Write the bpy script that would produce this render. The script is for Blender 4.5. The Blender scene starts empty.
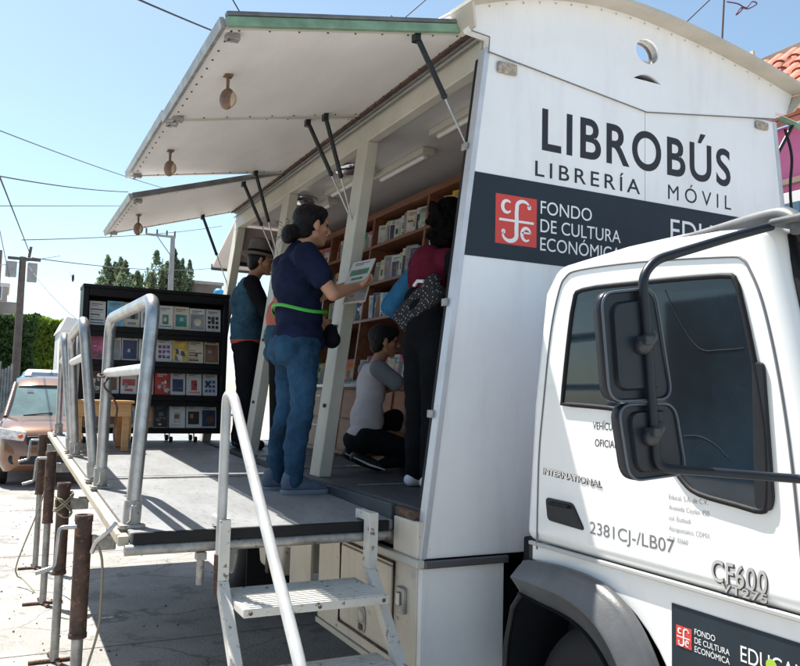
import bpy, bmesh, math, random
from mathutils import Vector, Matrix, noise
random.seed(7)
V = Vector
R_ = math.radians
scene = bpy.context.scene
COL = scene.collection

# ------------------------------------------------------------------ camera
CAM = V((3.053, -1.652, 1.6))
yaw, pit, rol = R_(26.6), R_(4.7), R_(1.4)
fw = V((-math.cos(yaw) * math.cos(pit), math.sin(yaw) * math.cos(pit), math.sin(pit)))
r0 = V((math.sin(yaw), math.cos(yaw), 0)); u0 = r0.cross(fw)
rr = r0 * math.cos(rol) + u0 * math.sin(rol); uu = -r0 * math.sin(rol) + u0 * math.cos(rol)
F = 800.0
cd = bpy.data.cameras.new('camera'); cam = bpy.data.objects.new('camera', cd); COL.objects.link(cam)
m = Matrix((rr, uu, -fw)).transposed().to_4x4(); m.translation = CAM; cam.matrix_world = m
cd.sensor_width = 36; cd.lens = 36; cd.clip_end = 3000; cd.clip_start = .05
scene.camera = cam

def P(x, y, ax, v):
    """where the sight line of a measured pixel meets the plane  axis = v  (survey of the photograph)"""
    d = rr * ((x - 400) / F) - uu * ((y - 333) / F) + fw
    return CAM + d * ((v - CAM[ax]) / d[ax])

# ------------------------------------------------------------------ world, sun
SD = V((.43, .22, -1)).normalized()
el = math.asin(-SD.z); rot = math.atan2(-SD.x, -SD.y)
w = bpy.data.worlds.new('World'); scene.world = w; w.use_nodes = True
nt = w.node_tree; nt.nodes.clear()
sky = nt.nodes.new('ShaderNodeTexSky'); sky.sky_type = 'NISHITA'; sky.sun_disc = False
sky.sun_elevation = el; sky.sun_rotation = rot; sky.altitude = 2200; sky.air_density = 1.0; sky.dust_density = 6; sky.ozone_density = 1.0
bg = nt.nodes.new('ShaderNodeBackground'); bg.inputs[1].default_value = .118
ow = nt.nodes.new('ShaderNodeOutputWorld')
tn = nt.nodes.new('ShaderNodeMix'); tn.data_type = 'RGBA'; tn.blend_type = 'MULTIPLY'; tn.inputs[0].default_value = 1; tn.inputs[7].default_value = (1.0, 1.03, .90, 1)
nt.links.new(sky.outputs[0], tn.inputs[6]); nt.links.new(tn.outputs[2], bg.inputs[0]); nt.links.new(bg.outputs[0], ow.inputs[0])
sl = bpy.data.lights.new('sun', 'SUN'); sl.energy = 5.0; sl.angle = R_(.5); sl.color = (1, .955, .88)
so = bpy.data.objects.new('sun', sl); COL.objects.link(so); so.rotation_euler = SD.to_track_quat('-Z', 'Y').to_euler()
so.location = (0, 0, 20)
vs = scene.view_settings; vs.view_transform = 'Standard'; vs.look = 'None'; vs.exposure = 1.12; vs.gamma = 1
try: vs.use_curve_mapping = False
except Exception: pass

# ------------------------------------------------------------------ materials
MATS = {}
def mat(name, col, rough=.6, metal=0., var=0., vscale=3., col2=None, bump=0., bscale=60., spec=.5, speck=None, coat=0., stretch=None, streak=None):
    if name in MATS: return MATS[name]
    mt = bpy.data.materials.new(name); mt.use_nodes = True; n = mt.node_tree; b = n.nodes['Principled BSDF']
    b.inputs['Roughness'].default_value = rough; b.inputs['Metallic'].default_value = metal
    b.inputs['Specular IOR Level'].default_value = spec; b.inputs['Coat Weight'].default_value = coat
    c = tuple(col) + (1,); b.inputs['Base Color'].default_value = c
    tc = n.nodes.new('ShaderNodeTexCoord'); src = tc.outputs['Object']
    if stretch:
        mp = n.nodes.new('ShaderNodeMapping'); mp.inputs['Scale'].default_value = stretch; n.links.new(src, mp.inputs[0]); src = mp.outputs[0]
    last = None
    if var or col2:
        t = n.nodes.new('ShaderNodeTexNoise'); t.inputs['Scale'].default_value = vscale; t.inputs['Detail'].default_value = 7; t.inputs['Roughness'].default_value = .65
        n.links.new(src, t.inputs['Vector'])
        cr = n.nodes.new('ShaderNodeValToRGB'); cr.color_ramp.elements[0].position = .36; cr.color_ramp.elements[1].position = .64
        a = tuple(x * (1 - var) for x in col); bb = tuple(min(1, x * (1 + var)) for x in col)
        if col2: a, bb = col2, col
        cr.color_ramp.elements[0].color = a + (1,) if len(a) == 3 else a
        cr.color_ramp.elements[1].color = tuple(bb) + (1,)
        n.links.new(t.outputs['Fac'], cr.inputs[0]); last = cr.outputs[0]
    if speck:   # (colour, scale, threshold, amount)
        t2 = n.nodes.new('ShaderNodeTexNoise'); t2.inputs['Scale'].default_value = speck[1]; t2.inputs['Detail'].default_value = 5; t2.inputs['Roughness'].default_value = .7
        n.links.new(src, t2.inputs['Vector'])
        r2 = n.nodes.new('ShaderNodeValToRGB'); r2.color_ramp.elements[0].position = speck[2]; r2.color_ramp.elements[1].position = speck[2] + .05
        r2.color_ramp.elements[1].color = (speck[3],) * 3 + (1,)
        n.links.new(t2.outputs['Fac'], r2.inputs[0])
        mx = n.nodes.new('ShaderNodeMix'); mx.data_type = 'RGBA'; mx.inputs[7].default_value = tuple(speck[0]) + (1,)
        if last: n.links.new(last, mx.inputs[6])
        else: mx.inputs[6].default_value = c
        n.links.new(r2.outputs[0], mx.inputs[0]); last = mx.outputs[2]
    if streak:   # rain streaks and grime: (colour, amount, horizontal scale)
        mp2 = n.nodes.new('ShaderNodeMapping'); mp2.inputs['Scale'].default_value = (streak[2], streak[2], .7); n.links.new(tc.outputs['Object'], mp2.inputs[0])
        t4 = n.nodes.new('ShaderNodeTexNoise'); t4.inputs['Scale'].default_value = 1; t4.inputs['Detail'].default_value = 8; t4.inputs['Roughness'].default_value = .7; n.links.new(mp2.outputs[0], t4.inputs['Vector'])
        r4 = n.nodes.new('ShaderNodeValToRGB'); r4.color_ramp.elements[0].position = .5; r4.color_ramp.elements[1].position = .78; r4.color_ramp.elements[1].color = (streak[1],) * 3 + (1,); n.links.new(t4.outputs['Fac'], r4.inputs[0])
        m4 = n.nodes.new('ShaderNodeMix'); m4.data_type = 'RGBA'; m4.inputs[7].default_value = tuple(streak[0]) + (1,)
        if last: n.links.new(last, m4.inputs[6])
        else: m4.inputs[6].default_value = c
        n.links.new(r4.outputs[0], m4.inputs[0]); last = m4.outputs[2]
    if last: n.links.new(last, b.inputs['Base Color'])
    if bump:
        t3 = n.nodes.new('ShaderNodeTexNoise'); t3.inputs['Scale'].default_value = bscale; t3.inputs['Detail'].default_value = 6
        n.links.new(src, t3.inputs['Vector'])
        bp = n.nodes.new('ShaderNodeBump'); bp.inputs['Strength'].default_value = bump; bp.inputs['Distance'].default_value = .01
        n.links.new(t3.outputs['Fac'], bp.inputs['Height']); n.links.new(bp.outputs[0], b.inputs['Normal'])
    MATS[name] = mt; return mt

M = lambda k: MATS[k]
def leafy(k, amt=.4):
    n = MATS[k].node_tree; b = n.nodes['Principled BSDF']; o = n.nodes['Material Output']; t = n.nodes.new('ShaderNodeBsdfTranslucent'); mx = n.nodes.new('ShaderNodeMixShader'); mx.inputs[0].default_value = amt
    src = b.inputs['Base Color'].links[0].from_socket; n.links.new(src, t.inputs[0]); n.links.new(b.outputs[0], mx.inputs[1]); n.links.new(t.outputs[0], mx.inputs[2]); n.links.new(mx.outputs[0], o.inputs[0])
mat('truck_white', (.82, .82, .82), .4, var=.04, vscale=1.3, speck=((.30, .26, .21), 34, .705, .6), bump=.12, bscale=3.2, coat=.12, streak=((.42, .39, .34), .30, 4.5))
mat('cab_white', (.82, .82, .80), .24, var=.02, vscale=1.5, coat=.5, bump=.05, bscale=2.5, speck=((.36, .33, .28), 60, .74, .5), streak=((.55, .53, .48), .16, 4))
mat('cream', (.60, .55, .46), .5, var=.08, vscale=3, speck=((.16, .11, .07), 18, .64, .65), bump=.12, bscale=8, streak=((.24, .18, .12), .4, 6))
mat('hatch_white', (.74, .72, .70), .5, var=.07, vscale=1.6, speck=((.26, .21, .16), 24, .69, .6), bump=.2, bscale=2.2, stretch=(.7, 1.6, 1))
mat('beige_steel', (.52, .50, .43), .5, var=.07, vscale=4, speck=((.22, .17, .12), 25, .67, .6))
mat('gable_band', (.50, .46, .38), .6, var=.1, vscale=4, speck=((.2, .15, .1), 30, .66, .5))
mat('ceiling_white', (.56, .55, .55), .2, var=.04, vscale=2, bump=.05, bscale=3)
mat('black_band', (.020, .030, .040), .45, spec=.25, var=.1, vscale=5)
mat('letter_black', (.018, .018, .022), .5)
mat('letter_white', (.8, .8, .8), .5)
mat('letter_grey', (.16, .16, .17), .5)
mat('logo_red', (.62, .055, .04), .5)
mat('lime', (.35, .55, .04), .5)
mat('chrome', (.62, .62, .64), .16, 1)
mat('dark_rubber', (.012, .012, .014), .6, spec=.25, bump=.1, bscale=80)
mat('black_plastic', (.014, .016, .02), .38, spec=.35, var=.15, vscale=9, bump=.03, bscale=200)
mat('mirror_plastic', (.014, .018, .025), .35, spec=.35, var=.15, vscale=8, bump=.03, bscale=160)
mat('fender_plastic', (.095, .097, .10), .33, var=.14, vscale=7, bump=.08, bscale=160)
mat('tube_grey', (.12, .125, .13), .45, var=.25, vscale=12)
mat('steel', (.42, .42, .42), .34, .85, var=.2, vscale=14, speck=((.12, .09, .07), 60, .66, .4), bump=.05, bscale=90)
mat('steel_dull', (.34, .33, .31), .5, .5, var=.25, vscale=18, speck=((.13, .07, .04), 30, .6, .7), bump=.1, bscale=60)
mat('rust_brown', (.085, .05, .038), .7, .15, var=.4, vscale=14, speck=((.24, .12, .07), 26, .56, .7), bump=.15, bscale=60)
mat('step_white', (.60, .58, .53), .5, var=.06, vscale=6, speck=((.10, .075, .055), 28, .60, .9), bump=.1, bscale=40)
mat('rail_white', (.52, .52, .51), .42, .25, var=.12, vscale=10, speck=((.25, .2, .16), 40, .62, .6))
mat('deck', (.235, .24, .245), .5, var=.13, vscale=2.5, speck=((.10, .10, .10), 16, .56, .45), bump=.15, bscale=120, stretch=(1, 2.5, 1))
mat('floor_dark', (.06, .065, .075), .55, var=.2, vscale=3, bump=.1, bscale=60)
mat('green_rail', (.17, .28, .19), .55, var=.25, vscale=8)
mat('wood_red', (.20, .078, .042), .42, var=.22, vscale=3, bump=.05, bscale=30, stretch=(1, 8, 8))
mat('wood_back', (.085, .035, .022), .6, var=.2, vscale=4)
mat('wood_drawer', (.30, .135, .075), .45, var=.15, vscale=3, stretch=(1, 8, 8))
mat('wood_table', (.50, .27, .11), .5, var=.14, vscale=4, bump=.05, bscale=40, stretch=(3, 1, 8))
mat('wood_edge', (.42, .37, .28), .65, var=.15, vscale=6)
mat('bookcase_black', (.007, .007, .009), .5, spec=.2, var=.2, vscale=6, bump=.05, bscale=90)
mat('paper', (.72, .71, .68), .7)
mat('concrete', (.33, .317, .295), .85, var=.22, vscale=1.1, speck=((.15, .14, .13), 3.1, .56, .55), bump=.6, bscale=55, streak=None)
mat('asphalt_patch', (.24, .235, .23), .9, var=.15, vscale=4, bump=.3, bscale=60)
mat('underside', (.012, .012, .014), .7)
mat('glass_dark', (.008, .017, .026), .04, spec=.5, var=.5, vscale=1.6)
mat('windshield', (.01, .03, .045), .06, spec=.7)
mat('tyre', (.014, .014, .016), .75, bump=.2, bscale=60)
mat('wheel_cream', (.45, .41, .33), .5, var=.1, vscale=8)
mat('skin', (.46, .235, .145), .5, var=.06, vscale=9, bump=.05, bscale=150)
mat('skin_dark', (.33, .165, .10), .5, var=.06, vscale=9)
mat('hair', (.006, .005, .006), .42, bump=1., bscale=170, stretch=(1, 1, .12), spec=.22)
mat('hair_curly', (.004, .0035, .0035), .8, bump=1., bscale=45, spec=.06)
mat('eye', (.01, .008, .008), .2)
mat('lip', (.33, .11, .09), .5)
mat('navy', (.010, .015, .040), .85, var=.3, vscale=7, bump=.5, bscale=16, spec=.12)
mat('jeans', (.022, .062, .115), .85, var=.5, vscale=4.5, bump=.5, bscale=45, spec=.12)
mat('jeans_vest', (.03, .075, .115), .85, var=.35, vscale=9, bump=.3, bscale=80, spec=.12)
mat('green_strap', (.06, .42, .05), .6)
mat('black_cloth', (.006, .007, .009), .85, var=.2, vscale=8, bump=.2, bscale=40, spec=.12)
mat('shoe_grey', (.085, .11, .16), .8, var=.15, vscale=15, bump=.2, bscale=120)
mat('shoe_sole', (.17, .2, .25), .7)
mat('shoe_white', (.7, .7, .72), .6)
mat('tee_grey', (.40, .38, .40), .85, var=.06, vscale=7, bump=.2, bscale=30, spec=.12)
mat('tee_sleeve', (.16, .185, .21), .85, var=.08, vscale=7, spec=.12)
mat('felt', (.13, .115, .11), .9, var=.2, vscale=10, bump=.2, bscale=90, spec=.12)
mat('red_cloth', (.42, .075, .06), .85, spec=.12)
mat('salmon', (.42, .13, .10), .8, var=.1, vscale=7, spec=.12)
mat('maroon', (.11, .010, .024), .85, var=.15, vscale=9, bump=.2, bscale=60, spec=.12)
mat('blue_cloth', (.03, .13, .26), .85, var=.15, vscale=8, bump=.2, bscale=30, spec=.12)
mat('car_brown', (.21, .105, .06), .24, .35, var=.03, coat=.9)
mat('car_glass', (.09, .16, .17), .06, spec=.8, var=.3, vscale=1.4)
mat('headlight', (.55, .55, .52), .1, spec=.8, var=.4, vscale=14)
mat('amber', (.6, .12, .03), .2)
mat('blue_paint', (.06, .34, .62), .35, coat=.4)
mat('leaf_dark', (.045, .095, .022), .7, var=.35, vscale=2)
mat('leaf_light', (.22, .31, .04), .7, var=.35, vscale=2)
mat('leaf_cypress', (.17, .215, .12), .75, var=.4, vscale=.4)
mat('bark', (.09, .065, .05), .9, var=.2, vscale=8)
mat('pole_wood', (.11, .085, .075), .85, var=.2, vscale=5)
mat('pole_grey', (.30, .30, .30), .8, var=.1, vscale=3)
mat('wall_grey', (.36, .33, .30), .9, var=.15, vscale=1)
mat('wall_white', (.62, .61, .60), .8, var=.05, vscale=1)
mat('wall_brown', (.22, .16, .13), .9, var=.2, vscale=.7)
mat('wall_pink', (.55, .14, .28), .8, var=.05, vscale=2, bump=.1, bscale=30)
mat('tile_red', (.42, .15, .10), .75, var=.25, vscale=5, bump=.15, bscale=30)
mat('window_blue', (.05, .10, .14), .08, spec=.8)
mat('wire', (.015, .015, .018), .6)
mat('wire_grey', (.12, .13, .14), .6)
mat('wire_pink', (.10, .04, .09), .6)
mat('rope', (.30, .26, .18), .8)
mat('cup', (.6, .62, .63), .5)
mat('cap_beige', (.3, .27, .24), .7, var=.2, vscale=30)
mat('sticker', (.05, .38, .38), .4)
mat('sticker_blue', (.02, .22, .5), .4)
mat('fence_grey', (.22, .2, .18), .9, var=.3, vscale=4)
mat('lamp_brown', (.16, .09, .06), .5, var=.3, vscale=20)
mat('lamp_glass', (.40, .30, .22), .25)
mat('tube_light', (.72, .72, .70), .4)
mat('pinkish', (.36, .30, .29), .6)

for k in ('leaf_dark', 'leaf_light', 'leaf_cypress'): leafy(k)
# ------------------------------------------------------------------ mesh builder
class MB:
    def __init__(s): s.v = []; s.f = []; s.m = []; s.sm = []; s.mi = 0
    def add(s, vs, fs, smooth=False):
        o = len(s.v); s.v += [V(a) for a in vs]
        for f in fs: s.f.append([i + o for i in f]); s.m.append(s.mi); s.sm.append(smooth)
        return s
    def box(s, a, b, M4=None):
        x0, y0, z0 = a; x1, y1, z1 = b
        vs = [V(p) for p in ((x0, y0, z0), (x1, y0, z0), (x1, y1, z0), (x0, y1, z0), (x0, y0, z1), (x1, y0, z1), (x1, y1, z1), (x0, y1, z1))]
        if M4: vs = [M4 @ p for p in vs]
        return s.add(vs, [(0, 3, 2, 1), (4, 5, 6, 7), (0, 1, 5, 4), (1, 2, 6, 5), (2, 3, 7, 6), (3, 0, 4, 7)])
    def hexa(s, lo, hi):
        """eight corners: four of one face, four of the opposite"""
        return s.add(list(lo) + list(hi), [(0, 3, 2, 1), (4, 5, 6, 7), (0, 1, 5, 4), (1, 2, 6, 5), (2, 3, 7, 6), (3, 0, 4, 7)])
    def prism(s, pts, d):
        """polygon (3-D points) pushed along d"""
        n = len(pts); d = V(d); a = [V(p) for p in pts]
        return s.add(a + [p + d for p in a], [list(range(n))[::-1], list(range(n, 2 * n))] + [(i, (i + 1) % n, n + (i + 1) % n, n + i) for i in range(n)])
    def quad(s, *p): return s.add(p, [tuple(range(len(p)))])
    def tube(s, path, r, seg=12, cap=True, close=False):
        path = [V(p) for p in path]; n = len(path); rs = r if isinstance(r, (list, tuple)) else [r] * n
        vs = []; up = None
        for i, p in enumerate(path):
            a = path[(i - 1) % n] if (i or close) else p; b = path[(i + 1) % n] if (i < n - 1 or close) else p
            d = (b - a).normalized()
            if up is None: up = V((0, 0, 1)) if abs(d.z) < .9 else V((1, 0, 0))
            s1 = d.cross(up).normalized(); up = s1.cross(d).normalized()
            for k in range(seg):
                t = 2 * math.pi * k / seg; vs.append(p + (s1 * math.cos(t) + up * math.sin(t)) * rs[i])
        fs = []
        for i in range(n if close else n - 1):
            j = (i + 1) % n
            for k in range(seg): fs.append((i * seg + k, i * seg + (k + 1) % seg, j * seg + (k + 1) % seg, j * seg + k))
        s.add(vs, fs, True)
        if cap and not close:
            s.add([vs[k] for k in range(seg)], [tuple(range(seg))[::-1]]); s.add(vs[-seg:], [tuple(range(seg))])
        return s
    def ell(s, c, r, rot=None, n=14):
        c = V(c); r = (r,) * 3 if isinstance(r, (int, float)) else r; vs = []; fs = []
        for i in range(n + 1):
            a = math.pi * i / n
            for k in range(2 * n):
                b = math.pi * k / n
                p = V((math.sin(a) * math.cos(b) * r[0], math.sin(a) * math.sin(b) * r[1], math.cos(a) * r[2]))
                if rot: p = rot @ p
                vs.append(c + p)
        for i in range(n):
            for k in range(2 * n):
                q = (k + 1) % (2 * n); fs.append((i * 2 * n + k, (i + 1) * 2 * n + k, (i + 1) * 2 * n + q, i * 2 * n + q))
        return s.add(vs, fs, True)
    def cap(s, a, ra, b, rb, n=10):
        """tapered capsule"""
        a = V(a); b = V(b); d = b - a; L = d.length
        if L < 1e-6: return s.ell(a, ra)
        d.normalize(); path = []; rs = []
        for i in range(1, 6):
            t = math.pi / 2 * i / 6; path.append(a - d * ra * math.cos(t)); rs.append(ra * math.sin(t))
        for i in range(0, 5): path.append(a.lerp(b, i / 4)); rs.append(ra + (rb - ra) * i / 4)
        for i in range(1, 6):
            t = math.pi / 2 * i / 6; path.append(b + d * rb * math.sin(t)); rs.append(rb * math.cos(t))
        return s.tube(path, rs, 2 * n)
    def lathe(s, c, axis, prof, seg=32):
        """prof: (along axis, radius)"""
        c = V(c); ax = V(axis).normalized(); t = V((0, 0, 1)) if abs(ax.z) < .9 else V((1, 0, 0)); e1 = ax.cross(t).normalized(); e2 = ax.cross(e1)
        vs = []
        for h, r in prof:
            for k in range(seg):
                a = 2 * math.pi * k / seg; vs.append(c + ax * h + (e1 * math.cos(a) + e2 * math.sin(a)) * max(r, .0005))
        fs = [(i * seg + k, i * seg + (k + 1) % seg, (i + 1) * seg + (k + 1) % seg, (i + 1) * seg + k) for i in range(len(prof) - 1) for k in range(seg)]
        return s.add(vs, fs, True)
    def build(s, name, mats, parent=None, bevel=0, seg=2, sub=0, label=None, fix=True):
        org = parent.matrix_basis.translation.copy() if parent else V((0, 0, 0))
        p = parent
        while p is not None and p.parent is not None: p = p.parent; org = org + p.matrix_basis.translation
        me = bpy.data.meshes.new(name); me.from_pydata([v - org for v in s.v], [], s.f)
        for mt in (mats if isinstance(mats, (list, tuple)) else [mats]): me.materials.append(MATS[mt] if isinstance(mt, str) else mt)
        me.polygons.foreach_set('material_index', s.m); me.polygons.foreach_set('use_smooth', s.sm)
        if fix:
            bm = bmesh.new(); bm.from_mesh(me); bmesh.ops.recalc_face_normals(bm, faces=bm.faces); bm.to_mesh(me); bm.free()
        me.update()
        o = bpy.data.objects.new(name, me); COL.objects.link(o)
        if parent: o.parent = parent
        if bevel:
            b = o.modifiers.new('b', 'BEVEL'); b.width = bevel; b.segments = seg; b.limit_method = 'ANGLE'; b.angle_limit = R_(40); b.harden_normals = False
            if seg > 2:
                for pl in me.polygons: pl.use_smooth = True
                b.harden_normals = True
        if label: o['label'] = label
        return o

def thing(name, label, cat, loc=(0, 0, 0), group=None):
    o = bpy.data.objects.new(name, None); COL.objects.link(o); o.location = loc; o['label'] = label; o['category'] = cat
    o.empty_display_size = .1
    if group: o['group'] = group
    return o
def tag(o, label, cat, group=None, kind=None):
    o['label'] = label; o['category'] = cat
    if group: o['group'] = group
    if kind: o['kind'] = kind
    return o
def boxpart(name, a, b, mt, parent, bevel=.004):
    return MB().box(a, b).build(name, mt, parent, bevel)
def arcpts(c, e1, e2, r, a0, a1, n):
    return [V(c) + (V(e1) * math.cos(R_(a0 + (a1 - a0) * i / n)) + V(e2) * math.sin(R_(a0 + (a1 - a0) * i / n))) * r for i in range(n + 1)]
def roundpath(pts, rad, n=6):
    """polyline with rounded corners"""
    pts = [V(p) for p in pts]; out = [pts[0]]
    for i in range(1, len(pts) - 1):
        a, b, c = pts[i - 1], pts[i], pts[i + 1]; r = min(rad, (a - b).length * .45, (c - b).length * .45)
        p = b + (a - b).normalized() * r; q = b + (c - b).normalized() * r
        for k in range(n + 1):
            t = k / n; out.append(p * (1 - t) ** 2 + b * 2 * t * (1 - t) + q * t * t)
    return out + [pts[-1]]
def roundpoly(pts, rad, n=5):
    pts = [V(p) for p in pts]; out = []; N = len(pts)
    for i in range(N):
        a, b, c = pts[i - 1], pts[i], pts[(i + 1) % N]; rd = rad[i] if isinstance(rad, (list, tuple)) else rad
        r = min(rd, (a - b).length * .45, (c - b).length * .45)
        p = b + (a - b).normalized() * r; q = b + (c - b).normalized() * r
        for k in range(n + 1):
            t = k / n; out.append(p * (1 - t) ** 2 + b * 2 * t * (1 - t) + q * t * t)
    return out

_dg = bpy.context.evaluated_depsgraph_get
def curve_text(body, spacing=1., bold=0., size=1.):
    cu = bpy.data.curves.new('t', 'FONT'); cu.body = body; cu.size = size; cu.space_character = spacing; cu.offset = bold; cu.resolution_u = 7; cu.fill_mode = 'FRONT'
    o = bpy.data.objects.new('t', cu); COL.objects.link(o); dg = _dg(); dg.update()
    me = bpy.data.meshes.new_from_object(o.evaluated_get(dg)); bpy.data.objects.remove(o)
    vs = [v.co.copy() for v in me.vertices]; fs = [tuple(p.vertices) for p in me.polygons]
    return vs, fs
CAPH = max(v.y for v in curve_text('H')[0])
def text(body, O, R, U, w, h, mt, parent, name='sign_text', bold=0., spacing=1., lift=.0008, label=None):
    """lettering: baseline-left at O, total width w along R, capital height h along U"""
    vs, fs = curve_text(body, spacing, bold)
    x0 = min(v.x for v in vs); x1 = max(v.x for v in vs); R = V(R).normalized(); U = V(U).normalized(); N = R.cross(U); O = V(O)
    b = MB(); b.add([O + R * ((v.x - x0) / (x1 - x0) * w) + U * (v.y / CAPH * h) + N * lift for v in vs], fs)
    return b.build(name, mt, parent, fix=False, label=label)
def ribbon(b, pts, wd, N, closed=False):
    """flat stroke of varying width on a plane with normal N"""
    pts = [V(p) for p in pts]; n = len(pts); N = V(N)
    L = []; Rr = []
    for i, p in enumerate(pts):
        d = (pts[min(i + 1, n - 1)] - pts[max(i - 1, 0)]).normalized(); s = N.cross(d); ww = wd[i] if isinstance(wd, (list, tuple)) else wd
        L.append(p + s * ww / 2); Rr.append(p - s * ww / 2)
    for i in range(n - 1): b.quad(L[i], Rr[i], Rr[i + 1], L[i + 1])

# ------------------------------------------------------------------ truck geometry
TP = .1227; Z0 = .9; W = 2.54; XR = -4.4
def ys(z, inset=0): return TP * (z - Z0) + inset           # open side wall
def yf(z, inset=0): return W - TP * (z - Z0) - inset       # far side wall
def deckz(x): return 1.05 + .033 * (-x - .27)
def floorz(x): return 1.125 + .012 * (-x)
CY = 1.265

truck = thing('mobile_library_truck', 'white mobile library truck with open side hatches and black lettering on its front wall', 'truck', (-1.5, 1.27, 0))

# front wall (tapered) with openings for nothing; 40 mm thick
b = MB()
zb, zt = .92, 3.235
b.prism([(0, ys(zb), zb), (0, yf(zb), zb), (0, yf(zt), zt), (0, ys(zt), zt)], (-.045, 0, 0))
front = b.build('front_wall', 'truck_white', truck, .004)
# corner profiles (aluminium strip on both slanting edges)
for s in (0, 1):
    y_ = ys if s == 0 else yf; sg = 1 if s == 0 else -1
    b = MB(); b.hexa([(.006, y_(zb) - .006 * sg, zb), (.006, y_(zb) + .022 * sg, zb), (-.05, y_(zb) + .022 * sg, zb), (-.05, y_(zb) - .006 * sg, zb)],
                     [(.006, y_(zt) - .006 * sg, zt), (.006, y_(zt) + .022 * sg, zt), (-.05, y_(zt) + .022 * sg, zt), (-.05, y_(zt) - .006 * sg, zt)])
    b.build('corner_strip', mat('alu', (.56, .57, .6), .4, .3, var=.08, vscale=5, speck=((.3, .2, .12), 18, .66, .5)), truck, .003)
# worn inner edge with rubber gasket
b = MB(); b.hexa([(-.05, ys(1.15) - .004, 1.15), (-.05, ys(1.15) + .03, 1.15), (-.075, ys(1.15) + .03, 1.15), (-.075, ys(1.15) - .004, 1.15)],
                 [(-.05, ys(3.2) - .004, 3.2), (-.05, ys(3.2) + .03, 3.2), (-.075, ys(3.2) + .03, 3.2), (-.075, ys(3.2) - .004, 3.2)])
b.build('door_gasket', 'dark_rubber', truck)
for zz in (1.52, 2.02, 2.75):
    boxpart('catch', (-.075, ys(zz) - .02, zz), (-.03, ys(zz) - .004, zz + .035), 'steel_dull', truck)

# gable panel with arched top, round hole and lens slot
def arc(y, k=0): return 3.605 - (.233 * (1.1 - y) ** 2 if y < 1.1 else .123 * (y - 1.1) ** 1.6) + k
def gable(x):
    pts = []
    pts += [(x, .293, 3.215), (x, .299, 3.285), (x, .192, 3.295), (x, .140, arc(.14))]
    n = 40
    for i in range(1, n): y = .14 + (2.39 - .14) * i / n; pts.append((x, y, arc(y)))
    pts += [(x, 2.39, arc(2.39)), (x, 2.338, 3.295), (x, 2.24, 3.285), (x, 2.247, 3.25), (x, CY, 3.108)]
    return pts
holes = [[(1.272 + .078 * math.cos(2 * math.pi * i / 28), 3.432 + .066 * math.sin(2 * math.pi * i / 28)) for i in range(28)],
         [(1.175 + .19 * i / 12, 3.272) for i in range(13)] + [(1.365 - .19 * i / 12, 3.272 + .034 * math.sin(math.pi * i / 12)) for i in range(1, 12)]]
bm = bmesh.new(); xg = .012
loops = [[(p[1], p[2]) for p in gable(0)]] + holes
edges = []; loopverts = []
for lp in loops:
    vv = [bm.verts.new((xg, a, c)) for a, c in lp]; loopverts.append(vv)
    for i in range(len(vv)): edges.append(bm.edges.new((vv[i], vv[(i + 1) % len(vv)])))
bmesh.ops.triangle_fill(bm, use_beauty=True, use_dissolve=False, edges=edges)
bm.faces.ensure_lookup_table()
def inside(pt, poly):
    c = False
    for i in range(len(poly)):
        (x1, y1), (x2, y2) = poly[i - 1], poly[i]
        if (y1 > pt[1]) != (y2 > pt[1]) and pt[0] < (x2 - x1) * (pt[1] - y1) / (y2 - y1) + x1: c = not c
    return c
dead = [f for f in bm.faces if any(inside((f.calc_center_median().y, f.calc_center_median().z), h) for h in holes)]
if dead: bmesh.ops.delete(bm, geom=dead, context='FACES_ONLY')
ext = bmesh.ops.extrude_face_region(bm, geom=list(bm.faces))
bmesh.ops.translate(bm, vec=(-.05, 0, 0), verts=[e for e in ext['geom'] if isinstance(e, bmesh.types.BMVert)])
bmesh.ops.recalc_face_normals(bm, faces=bm.faces)
g = MB(); bm.verts.index_update(); g.add([v.co.copy() for v in bm.verts], [tuple(v.index for v in f.verts) for f in bm.faces]); bm.free()
g.build('gable_panel', 'truck_white', truck)
# hole sleeves
for h, nm in zip(holes, ('hole_rim', 'slot_rim')):
    b = MB(); n = len(h)
    b.add([(.0, a, c) for a, c in h] + [(-.06, a, c) for a, c in h], [(i, (i + 1) % n, n + (i + 1) % n, n + i) for i in range(n)])
    b.build(nm, 'rust_brown' if nm == 'hole_rim' else 'underside', truck)
    if nm == 'slot_rim': MB().add([(-.059, a, c) for a, c in h], [tuple(range(n))]).build('slot_back', 'underside', truck)
# arched hood over the gable, thin and returned at the sides
b = MB(); n = 36; Y0, Y1 = .135, 2.395
for x0, x1, t0 in ((-.075, .125, 0.),):
    vs = []
    for i in range(n + 1):
        y = Y0 + (Y1 - Y0) * i / n; z = arc(y) + .002
        vs += [(x1, y, z - .018), (x0, y, z), (x0, y, z + .018), (x1, y, z)]
    fs = []
    for i in range(n):
        for k in range(4): fs.append((4 * i + k, 4 * i + (k + 1) % 4, 4 * i + 4 + (k + 1) % 4, 4 * i + 4 + k))
    b.add(vs, fs + [(0, 1, 2, 3), tuple(4 * n + k for k in (3, 2, 1, 0))], False)
b.box((.108, 1.92, arc(1.92) - .004), (.13, 1.935, arc(1.92) + .022))
b.build('arched_hood', 'gable_band', truck)
for (ya, yb_) in ((.135, .192), (2.395, 2.338)):
    b = MB(); b.hexa([(-.075, ya, arc(ya)), (.12, ya, arc(ya) - .018), (.12, ya + .012, arc(ya) - .018), (-.075, ya + .012, arc(ya))],
                     [(-.075, yb_, 3.297), (.05, yb_, 3.297), (.05, yb_ + .012, 3.297), (-.075, yb_ + .012, 3.297)])
    b.build('hood_side', 'gable_band', truck)
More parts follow.
